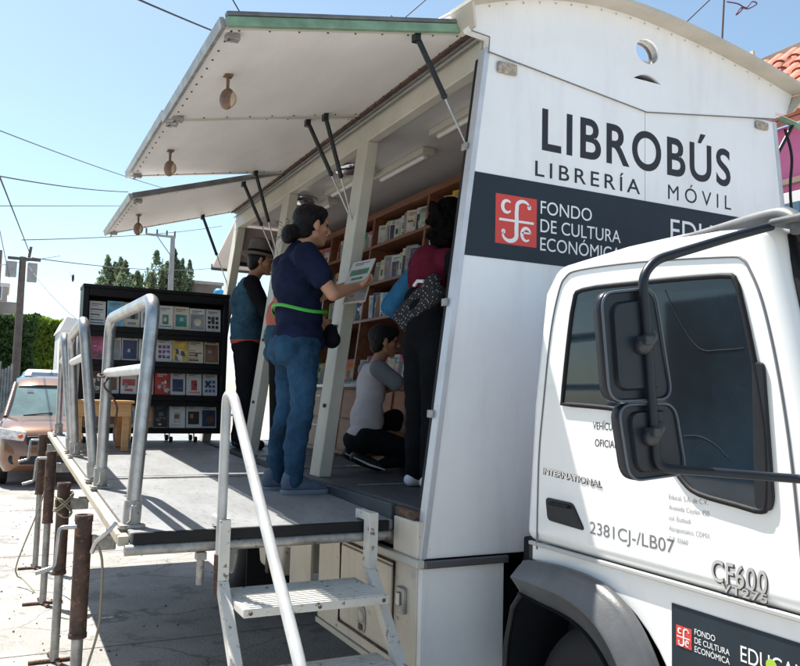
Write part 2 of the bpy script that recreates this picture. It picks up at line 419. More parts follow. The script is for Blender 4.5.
# rivets along the band and seams
b = MB()
for i in range(1, 22):
    y = .2 + 2.1 * i / 22; b.ell((.014, y, arc(y) - .022), .0055, n=4)
b.build('rivet_row', 'beige_steel', truck)
# centre seam
MB().tube([(.0125, .293, 3.213), (.0125, CY, 3.106), (.0125, 2.247, 3.248)], .0035, 6).tube([(.0125, .295, 3.213), (.0125, .299, 3.285), (.0125, .2, 3.293)], .0035, 6).build('gable_seam', 'letter_grey', truck)
boxpart('panel_seam', (.0, CY - .001, 1.2), (.0006, CY + .001, 3.108), 'letter_grey', truck, 0)
# two corroded brackets under the V line
for pxy in ((505, 60, 518, 73), (747.5, 124, 767, 133)):
    a = P(501 if pxy[0] < 600 else 752, 60 if pxy[0] < 600 else 122.5, 0, .01)
    w_, h_ = (.11, .055) if pxy[0] < 600 else (.10, .045)
    c = V((0, .345 if pxy[0] < 600 else 2.08, 3.155 if pxy[0] < 600 else 3.19))
    MB().box((.0, c.y, c.z - h_ / 2), (.02, c.y + w_, c.z + h_ / 2)).build('marker_lamp', mat('corroded', (.36, .31, .25), .8, var=.4, vscale=40, bump=.4, bscale=90), truck, .012, 3)

# black band and lettering on the front wall
b = MB(); zA, zB = 2.252, 2.642
b.prism([(0.0015, ys(zA, .024), zA), (0.0015, yf(zA, .024), zA), (0.0015, yf(zB, .024), zB), (0.0015, ys(zB, .024), zB)], (.0012, 0, 0))
b.build('black_band', 'black_band', truck)
def wall_text(body, p0, p1, caph, mt, bold=0., spacing=1., name='sign_text'):
    a = P(p0[0], p0[1], 0, 0); c = P(p1[0], p1[1], 0, 0); z = (a.z + c.z) / 2
    return text(body, (0, a.y, z), (0, 1, 0), (0, 0, 1), c.y - a.y, caph, mt, truck, name, bold, spacing)
text('LIBROBÚS', (0, .612, 2.808), (0, 1, 0), (0, 0, 1), 1.275, .195, 'letter_black', truck, bold=.019, spacing=1.15)
wall_text('LIBRERÍA', (535, 176), (640, 194), .072, 'letter_black', .008, 1.35)
wall_text('MÓVIL', (668, 198), (731, 211), .076, 'letter_black', .0, 1.55)
a = P(540, 214, 0, 0); c = P(592, 221, 0, 0)
text('FONDO', (0, a.y, 2.492), (0, 1, 0), (0, 0, 1), c.y - a.y - .005, .062, 'letter_white', truck, lift=.0045)
c = P(620, 241, 0, 0); text('DE CULTURA', (0, a.y, 2.404), (0, 1, 0), (0, 0, 1), c.y - a.y, .062, 'letter_white', truck, lift=.0045)
text('ECONÓMICA', (0, a.y, 2.316), (0, 1, 0), (0, 0, 1), c.y - a.y, .062, 'letter_white', truck, lift=.0045)
a = P(670, 240, 0, 0); text('EDUCAL', (0, a.y, 2.455), (0, 1, 0), (0, 0, 1), .62, .115, 'letter_white', truck, lift=.0045)

def fce_logo(O, R, U, s, parent, lift=.003):
    """red square with interlaced c f e letters"""
    O, R, U = V(O), V(R), V(U); N = R.cross(U)
    T = lambda x, y, l=0: O + R * (x * s) + U * (y * s) + N * (lift + l)
    MB().quad(T(0, 0), T(1, 0), T(1, 1), T(0, 1)).build('logo_square', 'logo_red', parent)
    b = MB(); l = .0012
    wk = lambda pts, wd: ribbon(b, [T(x, y, l) for x, y in pts], [q * s for q in wd] if isinstance(wd, list) else wd * s, N)
    def ar(cx, cy, rx, ry, a0, a1, n=14): return [(cx + rx * math.cos(R_(a0 + (a1 - a0) * i / n)), cy + ry * math.sin(R_(a0 + (a1 - a0) * i / n))) for i in range(n + 1)]
    stem = ar(.66, .80, .15, .11, 10, 180, 10) + [(.50, .66), (.505, .5), (.50, .34)] + ar(.34, .20, .165, .13, 10, -190, 14)
    nn = len(stem); wk(stem, [.035 + .06 * math.sin(math.pi * i / (nn - 1)) for i in range(nn)])
    wk(ar(.81, .80, .03, .03, 0, 360, 8), .04); wk(ar(.19, .25, .03, .03, 0, 360, 8), .04)
    l = .0024; wk([(.08, .485), (.92, .485)], .05)
    l = .0018
    wk(ar(.27, .76, .11, .12, 45, 320, 16), [.03 + .05 * math.sin(math.pi * i / 16) for i in range(17)])
    wk([(.64, .27), (.85, .27)], .035); wk(ar(.74, .24, .11, .13, 10, 310, 16), [.03 + .045 * math.sin(math.pi * i / 16) for i in range(17)])
    b.build('logo_letters', 'letter_white', parent, fix=False)
fce_logo((0, .352, 2.325), (0, 1, 0), (0, 0, 1), .232, truck)

# lower skirt: front return, side panels, trim
boxpart('lower_trim', (-4.4, -.028, .885), (.02, .012, .92), 'beige_steel', truck, .006)
boxpart('lower_trim', (.0, .0125, .882), (.022, .44, .915), 'fender_plastic', truck, .006)
boxpart('front_skirt', (-.03, .006, .28), (.002, .425, .881), 'truck_white', truck, .003)
boxpart('front_sill', (-.24, -.012, .92), (-.006, .02, 1.075), 'cream', truck, .006)
boxpart('sill_cap', (-.24, -.008, 1.076), (-.052, .05, 1.118), 'rust_brown', truck, .006)
b = MB(); b.box((-1.18, .0, .40), (-.031, .02, .884)); b.build('side_skirt', 'cream', truck, .003)
# compartment door on the skirt
dr = MB().box((-.84, -.012, .475), (-.25, .0005, .845)).build('compartment_door', 'cream', truck, .006)
b = MB(); b.tube([(-.86, -.006, .455), (-.235, -.006, .455), (-.235, -.006, .865), (-.86, -.006, .865)], .007, 6, close=True); b.build('door_seal', 'rust_brown', dr)
boxpart('skirt_rail', (-1.18, -.012, .37), (-.02, .02, .398), 'beige_steel', truck)
lt = boxpart('latch_plate', (-.185, -.02, .665), (-.115, .0, .775), 'steel_dull', truck, .004)
boxpart('latch_lever', (-.165, -.032, .70), (-.135, -.0205, .755), 'steel', lt, .003)
cp = MB().prism(roundpoly([(-.60, -.0125, .475), (-.51, -.0125, .475), (-.51, -.0125, .60), (-.60, -.0125, .60)], .04), (0, -.006, 0)).build('filler_plate', 'steel_dull', truck)
MB().lathe((-.555, -.019, .555), (0, -1, 0), [(0, .03), (.006, .028), (.007, .001)], 20).build('filler_cap', 'beige_steel', cp)
MB().box((-.575, -.0235, .49), (-.535, -.019, .515)).build('plate_tab', 'rust_brown', cp)
b = MB()
for x, z in ((-1.1, .86), (-.9, .42), (-.06, .84), (-.06, .45), (-.2, .63), (-1.1, .45)): b.ell((x, -.002, z), .008, n=5)
b.build('bolt_row', 'beige_steel', truck)
# fuel tank behind the skirt: tapering cream drum with strap
b = MB(); b.prism([(-2.02, .1, .73), (-2.75, .1, .73), (-2.6, .1, .40), (-2.15, .1, .40)], (0, .5, 0)); tk = b.build('fuel_tank', 'cream', truck, .03, 3)
boxpart('tank_strap', (-2.42, .085, .38), (-2.36, .098, .745), 'rust_brown', tk)
boxpart('side_skirt', (-1.72, .02, .44), (-1.36, .04, .884), 'cream', truck)
boxpart('side_skirt', (-1.98, .03, .66), (-1.76, .05, .884), 'cream', truck)
boxpart('side_skirt', (-4.4, .0, .74), (-3.9, .02, .884), 'cream', truck)
# chassis
b = MB()
for y in (.85, 1.60): b.box((-4.3, y, .55), (1.6, y + .09, .80))
for x in (-4.2, -3.1, -2.0, -.9): b.box((x, .12, .81), (x + .08, 2.42, .88))
b.box((-.9, .45, .3), (-.2, 2.0, .78)); b.box((-2.9, 1.7, .3), (-1.7, 2.3, .8))
b.box((.04, .5, .42), (.44, 2.1, 1.0)); b.build('chassis', 'underside', truck, .01)

def wheel(parent, cx, cyo, r, wd, rim, inward=1):
    """cyo: outer face y; width goes inward (+)"""
    s = inward
    t = MB(); t.lathe((cx, cyo, r), (0, s, 0), [(.03, r * .58), (.0, r * .64), (-.005, r * .80), (.02, r * .96), (.05, r), (wd - .05, r), (wd - .02, r * .96), (wd, r * .8), (wd, r * .58)], 40)
    o = t.build('wheel', 'tyre', parent)
    q = MB(); q.lathe((cx, cyo, r), (0, s, 0), [(.02, r * .60), (.035, r * .56), (.09, r * .5), (.10, r * .30), (.05, r * .22), (.045, .001)], 32)
    for k in range(8):
        a = k * math.pi / 4; q.ell((cx + math.cos(a) * r * .38, cyo + s * .085, r + math.sin(a) * r * .38), .014, n=5)
    q.build('rim', rim, o)
    return o
wheel(truck, -3.42, .09, .43, .52, 'wheel_cream'); wheel(truck, -3.42, 2.45, .43, .52, 'wheel_cream', -1)
wheel(truck, .84, .27, .415, .28, 'black_plastic'); wheel(truck, .84, 2.27, .415, .28, 'black_plastic', -1)
boxpart('mud_flap', (-2.93, .1, .12), (-2.915, .6, .82), 'dark_rubber', truck)

# floor, roof, ceiling
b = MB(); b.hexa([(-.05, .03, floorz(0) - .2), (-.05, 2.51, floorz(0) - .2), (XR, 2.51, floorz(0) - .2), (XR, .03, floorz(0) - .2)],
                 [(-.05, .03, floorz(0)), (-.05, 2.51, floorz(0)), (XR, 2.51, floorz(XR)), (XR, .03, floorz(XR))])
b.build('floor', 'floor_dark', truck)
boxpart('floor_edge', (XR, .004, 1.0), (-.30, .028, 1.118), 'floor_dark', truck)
b = MB()
for x in (-.9, -1.8, -2.7, -3.6): b.box((x, .1, floorz(x) + .001), (x + .02, .74, floorz(x) + .006))
b.build('floor_strip', 'steel_dull', truck)
boxpart('ceiling', (XR + .05, .36, 3.215), (-.05, 2.18, 3.23), 'ceiling_white', truck)
b = MB(); n = 10; vs = []
for i in range(n + 1):
    y = .25 + 2.04 * i / n; z = 3.37 + .045 * math.sin(math.pi * i / n); vs += [(-.05, y, z), (XR, y, z), (XR, y, 3.345), (-.05, y, 3.345)]
fs = []
for i in range(n):
    for k in range(4): fs.append((4 * i + k, 4 * i + (k + 1) % 4, 4 * i + 4 + (k + 1) % 4, 4 * i + 4 + k))
b.add(vs, fs + [(0, 1, 2, 3), tuple(4 * n + k for k in (3, 2, 1, 0))]); b.build('roof', 'truck_white', truck)
# side header beams
for sgn, y_ in ((1, ys), (-1, yf)):
    b = MB(); b.hexa([(XR, y_(3.16), 3.16), (-.05, y_(3.16), 3.16), (-.05, y_(3.16) + .07 * sgn, 3.16), (XR, y_(3.16) + .07 * sgn, 3.16)],
                     [(XR, y_(3.33), 3.33), (-.05, y_(3.33), 3.33), (-.05, y_(3.33) + .07 * sgn, 3.33), (XR, y_(3.33) + .07 * sgn, 3.33)])
    b.build('header_beam', 'beige_steel', truck, .006)
    b = MB(); b.tube([(XR, y_(3.345) - .012 * sgn, 3.335), (-.03, y_(3.345) - .012 * sgn, 3.335)], .014, 8)
    b.tube([(XR, y_(3.2) - .004 * sgn, 3.285), (-.06, y_(3.2) - .004 * sgn, 3.285)], .005, 6)
    b.build('hinge_rod', 'tube_grey', truck)
# pillars, tapered with the wall
def pillar(x0, x1, sgn, y_):
    b = MB(); z0, z1 = 1.14, 3.16; t = .075 * sgn
    b.hexa([(x0, y_(z0), z0), (x1, y_(z0), z0), (x1, y_(z0) + t, z0), (x0, y_(z0) + t, z0)], [(x0, y_(z1), z1), (x1, y_(z1), z1), (x1, y_(z1) + t, z1), (x0, y_(z1) + t, z1)])
    o = b.build('pillar', 'beige_steel', truck, .006)
    if sgn > 0:
        for zz in (1.55, 2.02):
            c = V(((x0 + x1) / 2 + .02, y_(zz) - .004, zz))
            MB().lathe(c, (0, -1, 0), [(0, .012), (.01, .012), (.011, .001)], 14).build('pillar_bolt', 'rust_brown', o)
for x0, x1 in ((-1.46, -1.30), (-2.92, -2.76), (-4.39, -4.24)):
    pillar(x0, x1, 1, ys); pillar(x0, x1, -1, yf)
# far side closed panels (first bay stays open with its hatch up)
for x0, x1 in ((-1.30, -.05), (-2.76, -1.46), (-4.24, -2.92)):
    b = MB(); z0, z1 = 1.14, 3.16
    b.hexa([(x0, yf(z0) - .02, z0), (x1, yf(z0) - .02, z0), (x1, yf(z0) - .04, z0), (x0, yf(z0) - .04, z0)], [(x0, yf(z1) - .02, z1), (x1, yf(z1) - .02, z1), (x1, yf(z1) - .04, z1), (x0, yf(z1) - .04, z1)])
    b.build('side_panel', 'hatch_white', truck)
boxpart('side_skirt', (XR, 2.5, .4), (-.03, 2.52, .884), 'cream', truck)
# hatches
def hatch(xa, xb, zo, sgn=1, yo=-.9, name='side_hatch', lampx=None, green=False, edge='alu'):
    yh, zh = (.292, 3.345) if sgn > 0 else (W - .292, 3.345)
    yo = yo if sgn > 0 else W - yo
    d = V((0, yo - yh, zo - zh)).normalized(); nrm = V((0, -d.z, d.y)); nrm = nrm if nrm.z > 0 else -nrm
    a = V((0, yh, zh)) + d * .02; c = V((0, yo, zo)); t = nrm * .034
    b = MB(); b.hexa([V((xa, 0, 0)) + a, V((xb, 0, 0)) + a, V((xb, 0, 0)) + c, V((xa, 0, 0)) + c],
                     [V((xa, 0, 0)) + a + t, V((xb, 0, 0)) + a + t, V((xb, 0, 0)) + c + t, V((xa, 0, 0)) + c + t])
    o = b.build(name, 'hatch_white', truck, .003)
    # edge frames: outer lip, side lips
    e = nrm * -.006
    for x in (xa, xb):
        q = MB()
        sx = .03 if x == xa else -.03
        q.hexa([V((x, 0, 0)) + a + e, V((x + sx, 0, 0)) + a + e, V((x + sx, 0, 0)) + c + e, V((x, 0, 0)) + c + e],
               [V((x, 0, 0)) + a - e * .1, V((x + sx, 0, 0)) + a - e * .1, V((x + sx, 0, 0)) + c - e * .1, V((x, 0, 0)) + c - e * .1])
        q.build('hatch_frame', 'beige_steel', o)
    q = MB(); c2 = c + d * .004
    q.hexa([V((xa, 0, 0)) + c2 + e * 2, V((xb, 0, 0)) + c2 + e * 2, V((xb, 0, 0)) + c2 + d * .018 + e * 2, V((xa, 0, 0)) + c2 + d * .018 + e * 2],
           [V((xa, 0, 0)) + c2 + t, V((xb, 0, 0)) + c2 + t, V((xb, 0, 0)) + c2 + d * .018 + t, V((xa, 0, 0)) + c2 + d * .018 + t])
    q.build('hatch_lip', 'steel_dull', o)
    if green:
        q = MB(); x = xb + .002
        q.hexa([V((x, 0, 0)) + a + e * 2, V((x + .03, 0, 0)) + a + e * 2, V((x + .03, 0, 0)) + c + e * 2, V((x, 0, 0)) + c + e * 2],
               [V((x, 0, 0)) + a + t * .8, V((x + .03, 0, 0)) + a + t * .8, V((x + .03, 0, 0)) + c + t * .8, V((x, 0, 0)) + c + t * .8])
        q.build('edge_rail', 'green_rail', o, .004)
        q = MB(); q.hexa([V((x, 0, 0)) + a + t * .85, V((x + .036, 0, 0)) + a + t * .85, V((x + .036, 0, 0)) + c + t * .85, V((x, 0, 0)) + c + t * .85],
               [V((x, 0, 0)) + a + t * 1.35, V((x + .036, 0, 0)) + a + t * 1.35, V((x + .036, 0, 0)) + c + t * 1.35, V((x, 0, 0)) + c + t * 1.35])
        q.build('edge_rail', 'tube_grey', o, .004)
    else:
        q = MB(); x = xb + .002
        q.hexa([V((x, 0, 0)) + a + e, V((x + .014, 0, 0)) + a + e, V((x + .014, 0, 0)) + c + e, V((x, 0, 0)) + c + e],
               [V((x, 0, 0)) + a + t, V((x + .014, 0, 0)) + a + t, V((x + .014, 0, 0)) + c + t, V((x, 0, 0)) + c + t])
        q.build('edge_rail', 'tube_grey', o, .003)
    # latches near the outer corners and hooks
    for x in (xa + .07, xb - .09):
        p = V((x, 0, 0)) + c - d * .05 - nrm * .005
        MB().box(p - V((.022, .03, .022)), p + V((.022, .03, .004))).build('latch', 'steel_dull', o, .005)
        MB().tube([p + V((.0, -.01, -.02)), p + V((.02, -.03, -.04)), p + V((.035, -.01, -.045))], .004, 6).build('latch_ring', 'steel', o)
    if lampx is not None:
        p = V((lampx, 0, 0)) + c - d * .16 * 1 - nrm * .004
        lm = MB().cap(p, .009, p - V((0, 0, .075)), .007, 6).box(p - V((.02, .02, .006)), p + V((.02, .02, .002))).build('hatch_lamp', 'lamp_brown', o)
        q_ = p - V((0, 0, .115)); rt = Matrix.Rotation(.5, 3, 'Z')
        MB().ell(q_, (.045, .028, .052), rt).build('lamp_bowl', 'lamp_brown', lm)
        MB().ell(q_ + V((.014, .012, -.004)), (.036, .022, .040), rt).build('lamp_glass', 'lamp_glass', lm)
    q = MB(); nb = 12
    for k in range(nb):
        for s0 in (.03, .97):
            p = V((xa + (xb - xa) * (k + .5) / nb, 0, 0)) + a.lerp(c, s0); q.ell(p - nrm * .001, .006, n=3)
    for k in range(9):
        for x in (xa + .045, xb - .045):
            q.ell(V((x, 0, 0)) + a.lerp(c, (k + .5) / 9) - nrm * .001, .006, n=3)
    q.build('rivet_row', 'rust_brown', o)
    q = MB(); q.hexa([V((xa, 0, 0)) + a - nrm * .012, V((xb, 0, 0)) + a - nrm * .012, V((xb, 0, 0)) + a + d * .035 - nrm * .012, V((xa, 0, 0)) + a + d * .035 - nrm * .012], [V((xa, 0, 0)) + a - nrm * .001, V((xb, 0, 0)) + a - nrm * .001, V((xb, 0, 0)) + a + d * .035 - nrm * .001, V((xa, 0, 0)) + a + d * .035 - nrm * .001])
    q.build('hinge_strip', 'rust_brown', o)
    return o, a, d, nrm
def strut(o, x, h, foot, name='gas_strut'):
    """black cylinder from the hatch and bright rod on to the pillar"""
    p0 = V(h); p1 = V(foot); mid = p0.lerp(p1, .56)
    g_ = MB().tube([p0, mid], .0135, 12).box(p0 - V((.02, .014, .03)), p0 + V((.02, .014, .02))).ell(mid, .016, n=6).build(name, 'black_plastic', o)
    MB().tube([mid, p1], .0055, 8).build('strut_rod', 'steel', g_)
H1, a1, d1, n1 = hatch(-1.385, -.085, 3.095, 1, -.905, lampx=-.66, green=True)
H2, a2, d2, n2 = hatch(-2.83, -1.41, 3.13, 1, -.90, lampx=-2.13)
H3, a3, d3, n3 = hatch(-4.38, -2.86, 2.99, 1, -.86, lampx=-3.62)
MB().tube([(-.09, 2.20, 3.345), (-.09, 3.3, 3.20)], .022, 4).build('awning_bar', 'green_rail', truck)
def hp(a, d, x, s): return V((x, 0, 0)) + a + d * s - V((0, 0, .012))
strut(H1, 0, hp(a1, d1, -.11, .30), (-.09, ys(2.78) + .01, 2.80))
strut(H1, 0, hp(a1, d1, -1.33, .27), (-1.37, ys(2.72), 2.66))
strut(H2, 0, hp(a2, d2, -1.47, .33), (-1.43, ys(2.72), 2.72))
strut(H2, 0, hp(a2, d2, -2.77, .27), (-2.82, ys(2.72), 2.66))
strut(H3, 0, hp(a3, d3, -2.92, .33), (-2.90, ys(2.70), 2.68))
strut(H3, 0, hp(a3, d3, -4.25, .34), (-4.32, ys(2.66), 2.64))
MB().tube([(-.09, 2.52, 3.29), (-.09, 2.36, 3.06)], .012, 8).tube([(-.09, 2.36, 3.06), (-.09, 2.335, 2.9)], .005, 6).build('bar_strut', 'black_plastic', truck)
# cables along the far front edge
MB().tube(roundpath([(.02, 2.31, 3.2), (.03, 2.36, 3.05), (.03, 2.33, 2.85), (.02, 2.37, 2.6), (.02, 2.4, 2.2)], .08), .008, 8).build('edge_cable', 'dark_rubber', truck)
# roof clutter by the front corner
b = MB(); b.tube([(-.30, .24, 3.40), (-.28, .30, 3.52), (-.12, .42, 3.56)], .035, 12); b.ell((-.28, .26, 3.44), .05, n=8)
b.build('roof_vent', 'steel_dull', truck)
b = MB(); b.box((-.40, .20, 3.37), (-.22, .42, 3.43)); b.tube([(-.5, .1, 3.41), (-.20, .16, 3.42), (-.05, .22, 3.44)], .018, 8); b.build('roof_bracket', 'rail_white', truck, .005)

# rear: header, posts and raised rear hatch
boxpart('rear_header', (XR, .30, 2.86), (XR + .03, 2.24, 3.20), 'pinkish', truck)
boxpart('rear_panel', (XR, 1.5, 1.15), (XR + .03, 2.42, 2.86), 'hatch_white', truck)
boxpart('rear_rail', (XR + .002, .34, 2.82), (XR + .04, 1.5, 2.858), 'letter_black', truck)
b = MB(); b.hexa([(XR - .02, .30, 3.26), (XR - .02, 2.24, 3.26), (-5.12, 2.30, 2.90), (-5.12, .26, 2.90)], [(XR - .02, .30, 3.29), (XR - .02, 2.24, 3.29), (-5.12, 2.30, 2.93), (-5.12, .26, 2.93)])
rh = b.build('rear_hatch', 'hatch_white', truck, .003)
boxpart('hatch_lip', (-5.14, .25, 2.875), (-5.121, 2.31, 2.94), 'tube_grey', rh)

# ceiling lights
for x, y in ((-.7, .62), (-1.75, .74), (-2.35, .60), (-3.3, .70)):
    c = boxpart('ceiling_light', (x - .38, y - .045, 3.175), (x + .38, y + .045, 3.214), 'beige_steel', truck)
    MB().tube([(x - .33, y, 3.168), (x + .33, y, 3.168)], .015, 10).build('light_tube', 'tube_light', c)
for x, y in ((-2.05, .5), (-3.1, .48)):
    b = MB(); b.lathe((x, y, 3.214), (0, 0, -1), [(0, .14), (.02, .145), (.045, .11), (.05, .001)], 28); b.build('ceiling_vent', 'chrome', truck)

# fold-down platform (deck) on the open side
YO = -1.15
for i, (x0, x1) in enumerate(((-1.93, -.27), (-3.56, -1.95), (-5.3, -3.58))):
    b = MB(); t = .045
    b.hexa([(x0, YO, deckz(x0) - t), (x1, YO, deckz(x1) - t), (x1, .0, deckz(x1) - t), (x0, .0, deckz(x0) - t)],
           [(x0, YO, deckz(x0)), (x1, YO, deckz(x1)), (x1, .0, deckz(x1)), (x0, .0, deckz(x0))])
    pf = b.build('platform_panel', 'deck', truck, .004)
    q = MB()
    for k in (.0,):
        xx = x0 + .09; q.hexa([(xx, YO + .01, deckz(xx) - .004), (xx + .03, YO + .01, deckz(xx) - .004), (xx + .03, -.01, deckz(xx) - .004), (xx, -.01, deckz(xx) - .004)],
               [(xx, YO + .01, deckz(xx) + .008), (xx + .03, YO + .01, deckz(xx) + .008), (xx + .03, -.01, deckz(xx) + .008), (xx, -.01, deckz(xx) + .008)])
    q.build('panel_strip', 'steel_dull', pf)
boxpart('rubber_edge', (-.268, YO + .01, 1.008), (-.245, -.03, 1.052), 'dark_rubber', truck, .004)
b = MB(); b.tube([(-.262, YO - .02, .985), (-.262, -.02, .985)], .022, 14); b.build('front_pipe', 'steel_dull', truck)
b = MB(); b.hexa([(-5.3, YO - .045, deckz(-5.3) - .05), (-.27, YO - .045, deckz(-.27) - .05), (-.27, YO - .003, deckz(-.27) - .05), (-5.3, YO - .003, deckz(-5.3) - .05)],
                 [(-5.3, YO - .045, deckz(-5.3) - .012), (-.27, YO - .045, deckz(-.27) - .012), (-.27, YO - .003, deckz(-.27) - .012), (-5.3, YO - .003, deckz(-5.3) - .012)])
b.build('platform_edge', 'wood_edge', truck, .004)
b = MB()
for x in (-1.0, -1.9, -2.75, -3.65, -4.5, -5.2): b.box((x, YO, deckz(x) - .13), (x + .05, .0, deckz(x) - .052))
b.box((-5.2, -.1, .95), (-.3, -.05, 1.0)); b.build('platform_beam', 'rust_brown', truck)
b = MB(); b.tube([(-.27, -.87, .95), (-.27, -.87, .83)], .016, 10); b.box((-.29, -.89, .93), (-.25, -.85, .96)); b.build('lock_pin', 'steel_dull', truck)

# ------------------------------------------------------------------ cab
YC = .2
def cabprism(pts, y0, y1, mt, name, parent, bevel=.05, seg=5):
    b = MB(); b.prism([(x, y0, z) for x, z in pts], (0, y1 - y0, 0)); return b.build(name, mt, parent, bevel, seg)
cab = cabprism([(.46, 1.068), (.50, 1.60), (.565, 2.02), (.64, 2.115), (1.0, 2.135), (1.42, 2.135), (1.59, 2.115), (1.66, 1.80), (1.76, 1.35), (1.79, 1.068)], YC, 2.34, 'cab_white', 'cab', truck, .05, 6)
low = MB(); pts = [(.50, 1.062), (.50, 1.0), (.80, 1.0)] + [(.84 + .44 * math.cos(R_(a)), .52 + .47 * math.sin(R_(a))) for a in range(84, -12, -8)] + [(1.28, .38), (1.80, .38), (1.795, 1.062)]
low.prism([(x, YC + .014, z) for x, z in pts], (0, 2.112, 0)); low.build('cab_lower_panel', 'cab_white', truck, .006)
boxpart('cab_sill', (.47, YC + .02, 1.0), (.9, 2.3, 1.06), 'black_plastic', truck)
boxpart('bumper', (1.70, .18, .30), (1.93, 2.36, .62), 'fender_plastic', truck, .04)
# fender flare: swept band round the wheel arch
outer = [P(x, y, 1, .2) for x, y in ((527, 562), (556, 566), (590, 572), (612, 584), (632, 604), (646, 627), (656, 650))]
OUT = [(.50, 1.0), (.66, 1.015), (.84, 1.012), (.97, .985), (1.07, .93), (1.15, .84), (1.20, .74), (1.23, .6), (1.24, .44)]
INN = [(.475, .875), (.60, .865), (.76, .855), (.87, .825), (.96, .765), (1.03, .68), (1.07, .59), (1.09, .5), (1.10, .40)]
def smooth_pts(pts, n=4):
    out = []
    for i in range(len(pts) - 1):
        p0 = pts[max(i - 1, 0)]; p1 = pts[i]; p2 = pts[i + 1]; p3 = pts[min(i + 2, len(pts) - 1)]
        for k in range(n):
            t = k / n; out.append(tuple(.5 * ((2 * p1[j]) + (-p0[j] + p2[j]) * t + (2 * p0[j] - 5 * p1[j] + 4 * p2[j] - p3[j]) * t * t + (-p0[j] + 3 * p1[j] - 3 * p2[j] + p3[j]) * t ** 3) for j in range(len(p1))))
    return out + [tuple(pts[-1])]
SO, SI = smooth_pts(OUT), smooth_pts(INN)
prof = [(0., .205), (.0, .172), (.10, .165), (.13, .158), (.42, .128), (.46, .124), (.50, .124), (.54, .130), (.86, .165), (.93, .172), (.96, .172), (1.0, .178), (1.0, .22)]
vs = []; fs = []; n = len(SO); mth = len(prof)
for (xo, zo), (xi, zi) in zip(SO, SI):
    for t, y in prof: vs.append((xo + (xi - xo) * t, y, zo + (zi - zo) * t))
for i in range(n - 1):
    for k in range(mth - 1): fs.append((i * mth + k, i * mth + k + 1, (i + 1) * mth + k + 1, (i + 1) * mth + k))
fd = MB().add(vs, fs, True); fd.add([vs[k] for k in range(mth)], [tuple(range(mth))]); fd.build('fender_flare', 'fender_plastic', truck)
# inner arch liner
b = MB(); pin = [(x, z) for x, z in SI]; n = len(pin)
b.add([(x, .16, z) for x, z in pin] + [(x, .75, z) for x, z in pin], [(i, i + 1, n + i + 1, n + i) for i in range(n - 1)], True); b.build('arch_liner', 'underside', truck)
b = MB(); b.tube([(.47, .2, .88), (.40, .2, .80), (.36, .2, .66), (.34, .2, .45)], .012, 8); b.add([(.47, .2, .88), (.40, .2, .80), (.36, .2, .66), (.34, .2, .45), (.47, .7, .88), (.40, .7, .80), (.36, .7, .66), (.34, .7, .45)], [(0, 1, 5, 4), (1, 2, 6, 5), (2, 3, 7, 6)])
b.build('mud_guard', 'black_plastic', truck)

YD = YC - .0015
def on(x, y, off=.0): return P(x, y, 1, YC - off)
# door panel seam
sm = [on(x, y) for x, y in ((537, 549), (539, 460), (544, 400), (551, 332), (559, 292), (566, 277), (580, 270), (640, 262), (725, 257), (742, 259), (750, 270), (762, 300), (776, 360), (789, 440), (800, 540), (806, 612))]
sm = [V(q) for q in smooth_pts([tuple(p) for p in sm], 4)]
door = MB()
door.tube([V((p.x, YC - .0005, p.z)) for p in sm], .0042, 6); door = door.build('door_seam', 'letter_grey', cab)
# window: gasket ring and dark glass
WIN = [(563, 404), (569, 345), (575, 302), (584, 290), (640, 283), (722, 276), (736, 281), (742, 300), (752, 345), (761, 395), (767, 440), (768, 500), (762, 511), (738, 505), (700, 494), (685, 482), (671, 462), (655, 440), (640, 424), (622, 411), (600, 407)]
wp = [on(x, y) for x, y in WIN]
wp = [V(q) for q in smooth_pts([tuple(p) for p in wp] + [tuple(wp[0])], 3)][:-1]
gl = MB().add([V((p.x, YC - .004, p.z)) for p in wp], [tuple(range(len(wp)))]); gl = gl.build('door_window', 'glass_dark', cab)
MB().tube([V((p.x, YC - .004, p.z)) for p in wp], .0085, 8, close=True).build('window_gasket', 'dark_rubber', gl)
cen = sum(wp, V()) / len(wp)
# reflection lines drawn as thin dark tubes on the outer face of the glass
b = MB()
for pl in ([(666, 290), (680, 320), (700, 348), (722, 350), (745, 348)], [(685, 436), (700, 436), (716, 444), (730, 458)]):
    MB().tube([V((q[0], YC - .0050, q[2])) for q in smooth_pts([tuple(on(x, y)) for x, y in pl], 4)], .0012, 5).build('glass_reflection_line', mat('reflection_line', (.022, .032, .04), .6, spec=.1), gl)
# black corner piece of the window
st = MB().prism(roundpoly([on(751, 362, .01), on(763, 362, .01), on(773, 500, .01), on(770, 512, .01), on(754, 508, .01)], .02), (0, .012, 0)).build('window_corner', 'black_plastic', cab, .004)
# door handle
hd = MB().prism(roundpoly([on(545, 497, .006), on(572, 503, .006), on(584, 531, .006), on(547, 520, .006)], .02), (0, .01, 0)).build('door_handle', 'black_plastic', cab, .003)
b = MB(); b.tube([on(549, 503, .012), on(568, 507, .013)], .006, 8); b.build('handle_grip', 'dark_rubber', hd)
b = MB()
# belt strip, its grey colour standing in for the shadow line at the door bottom
boxpart('ledge_shadow_strip', (.5, YC - .004, 1.060), (1.80, YC + .013, 1.074), mat('ledge_shadow', (.42, .42, .41), .5), cab, .003)
# rain gutter and roof strip
b = MB(); g0 = [on(x, y, -.03 + .004 * i) for i, (x, y) in enumerate(((640, 251), (690, 238), (735, 226), (768, 217), (785, 215), (796, 221), (799, 231)))]
b.tube([V(q) for q in smooth_pts([tuple(p) for p in g0], 4)], [.010 + .012 * min(1, i / 10) for i in range(25)], 12); b.build('visor_end', 'tube_grey', cab)
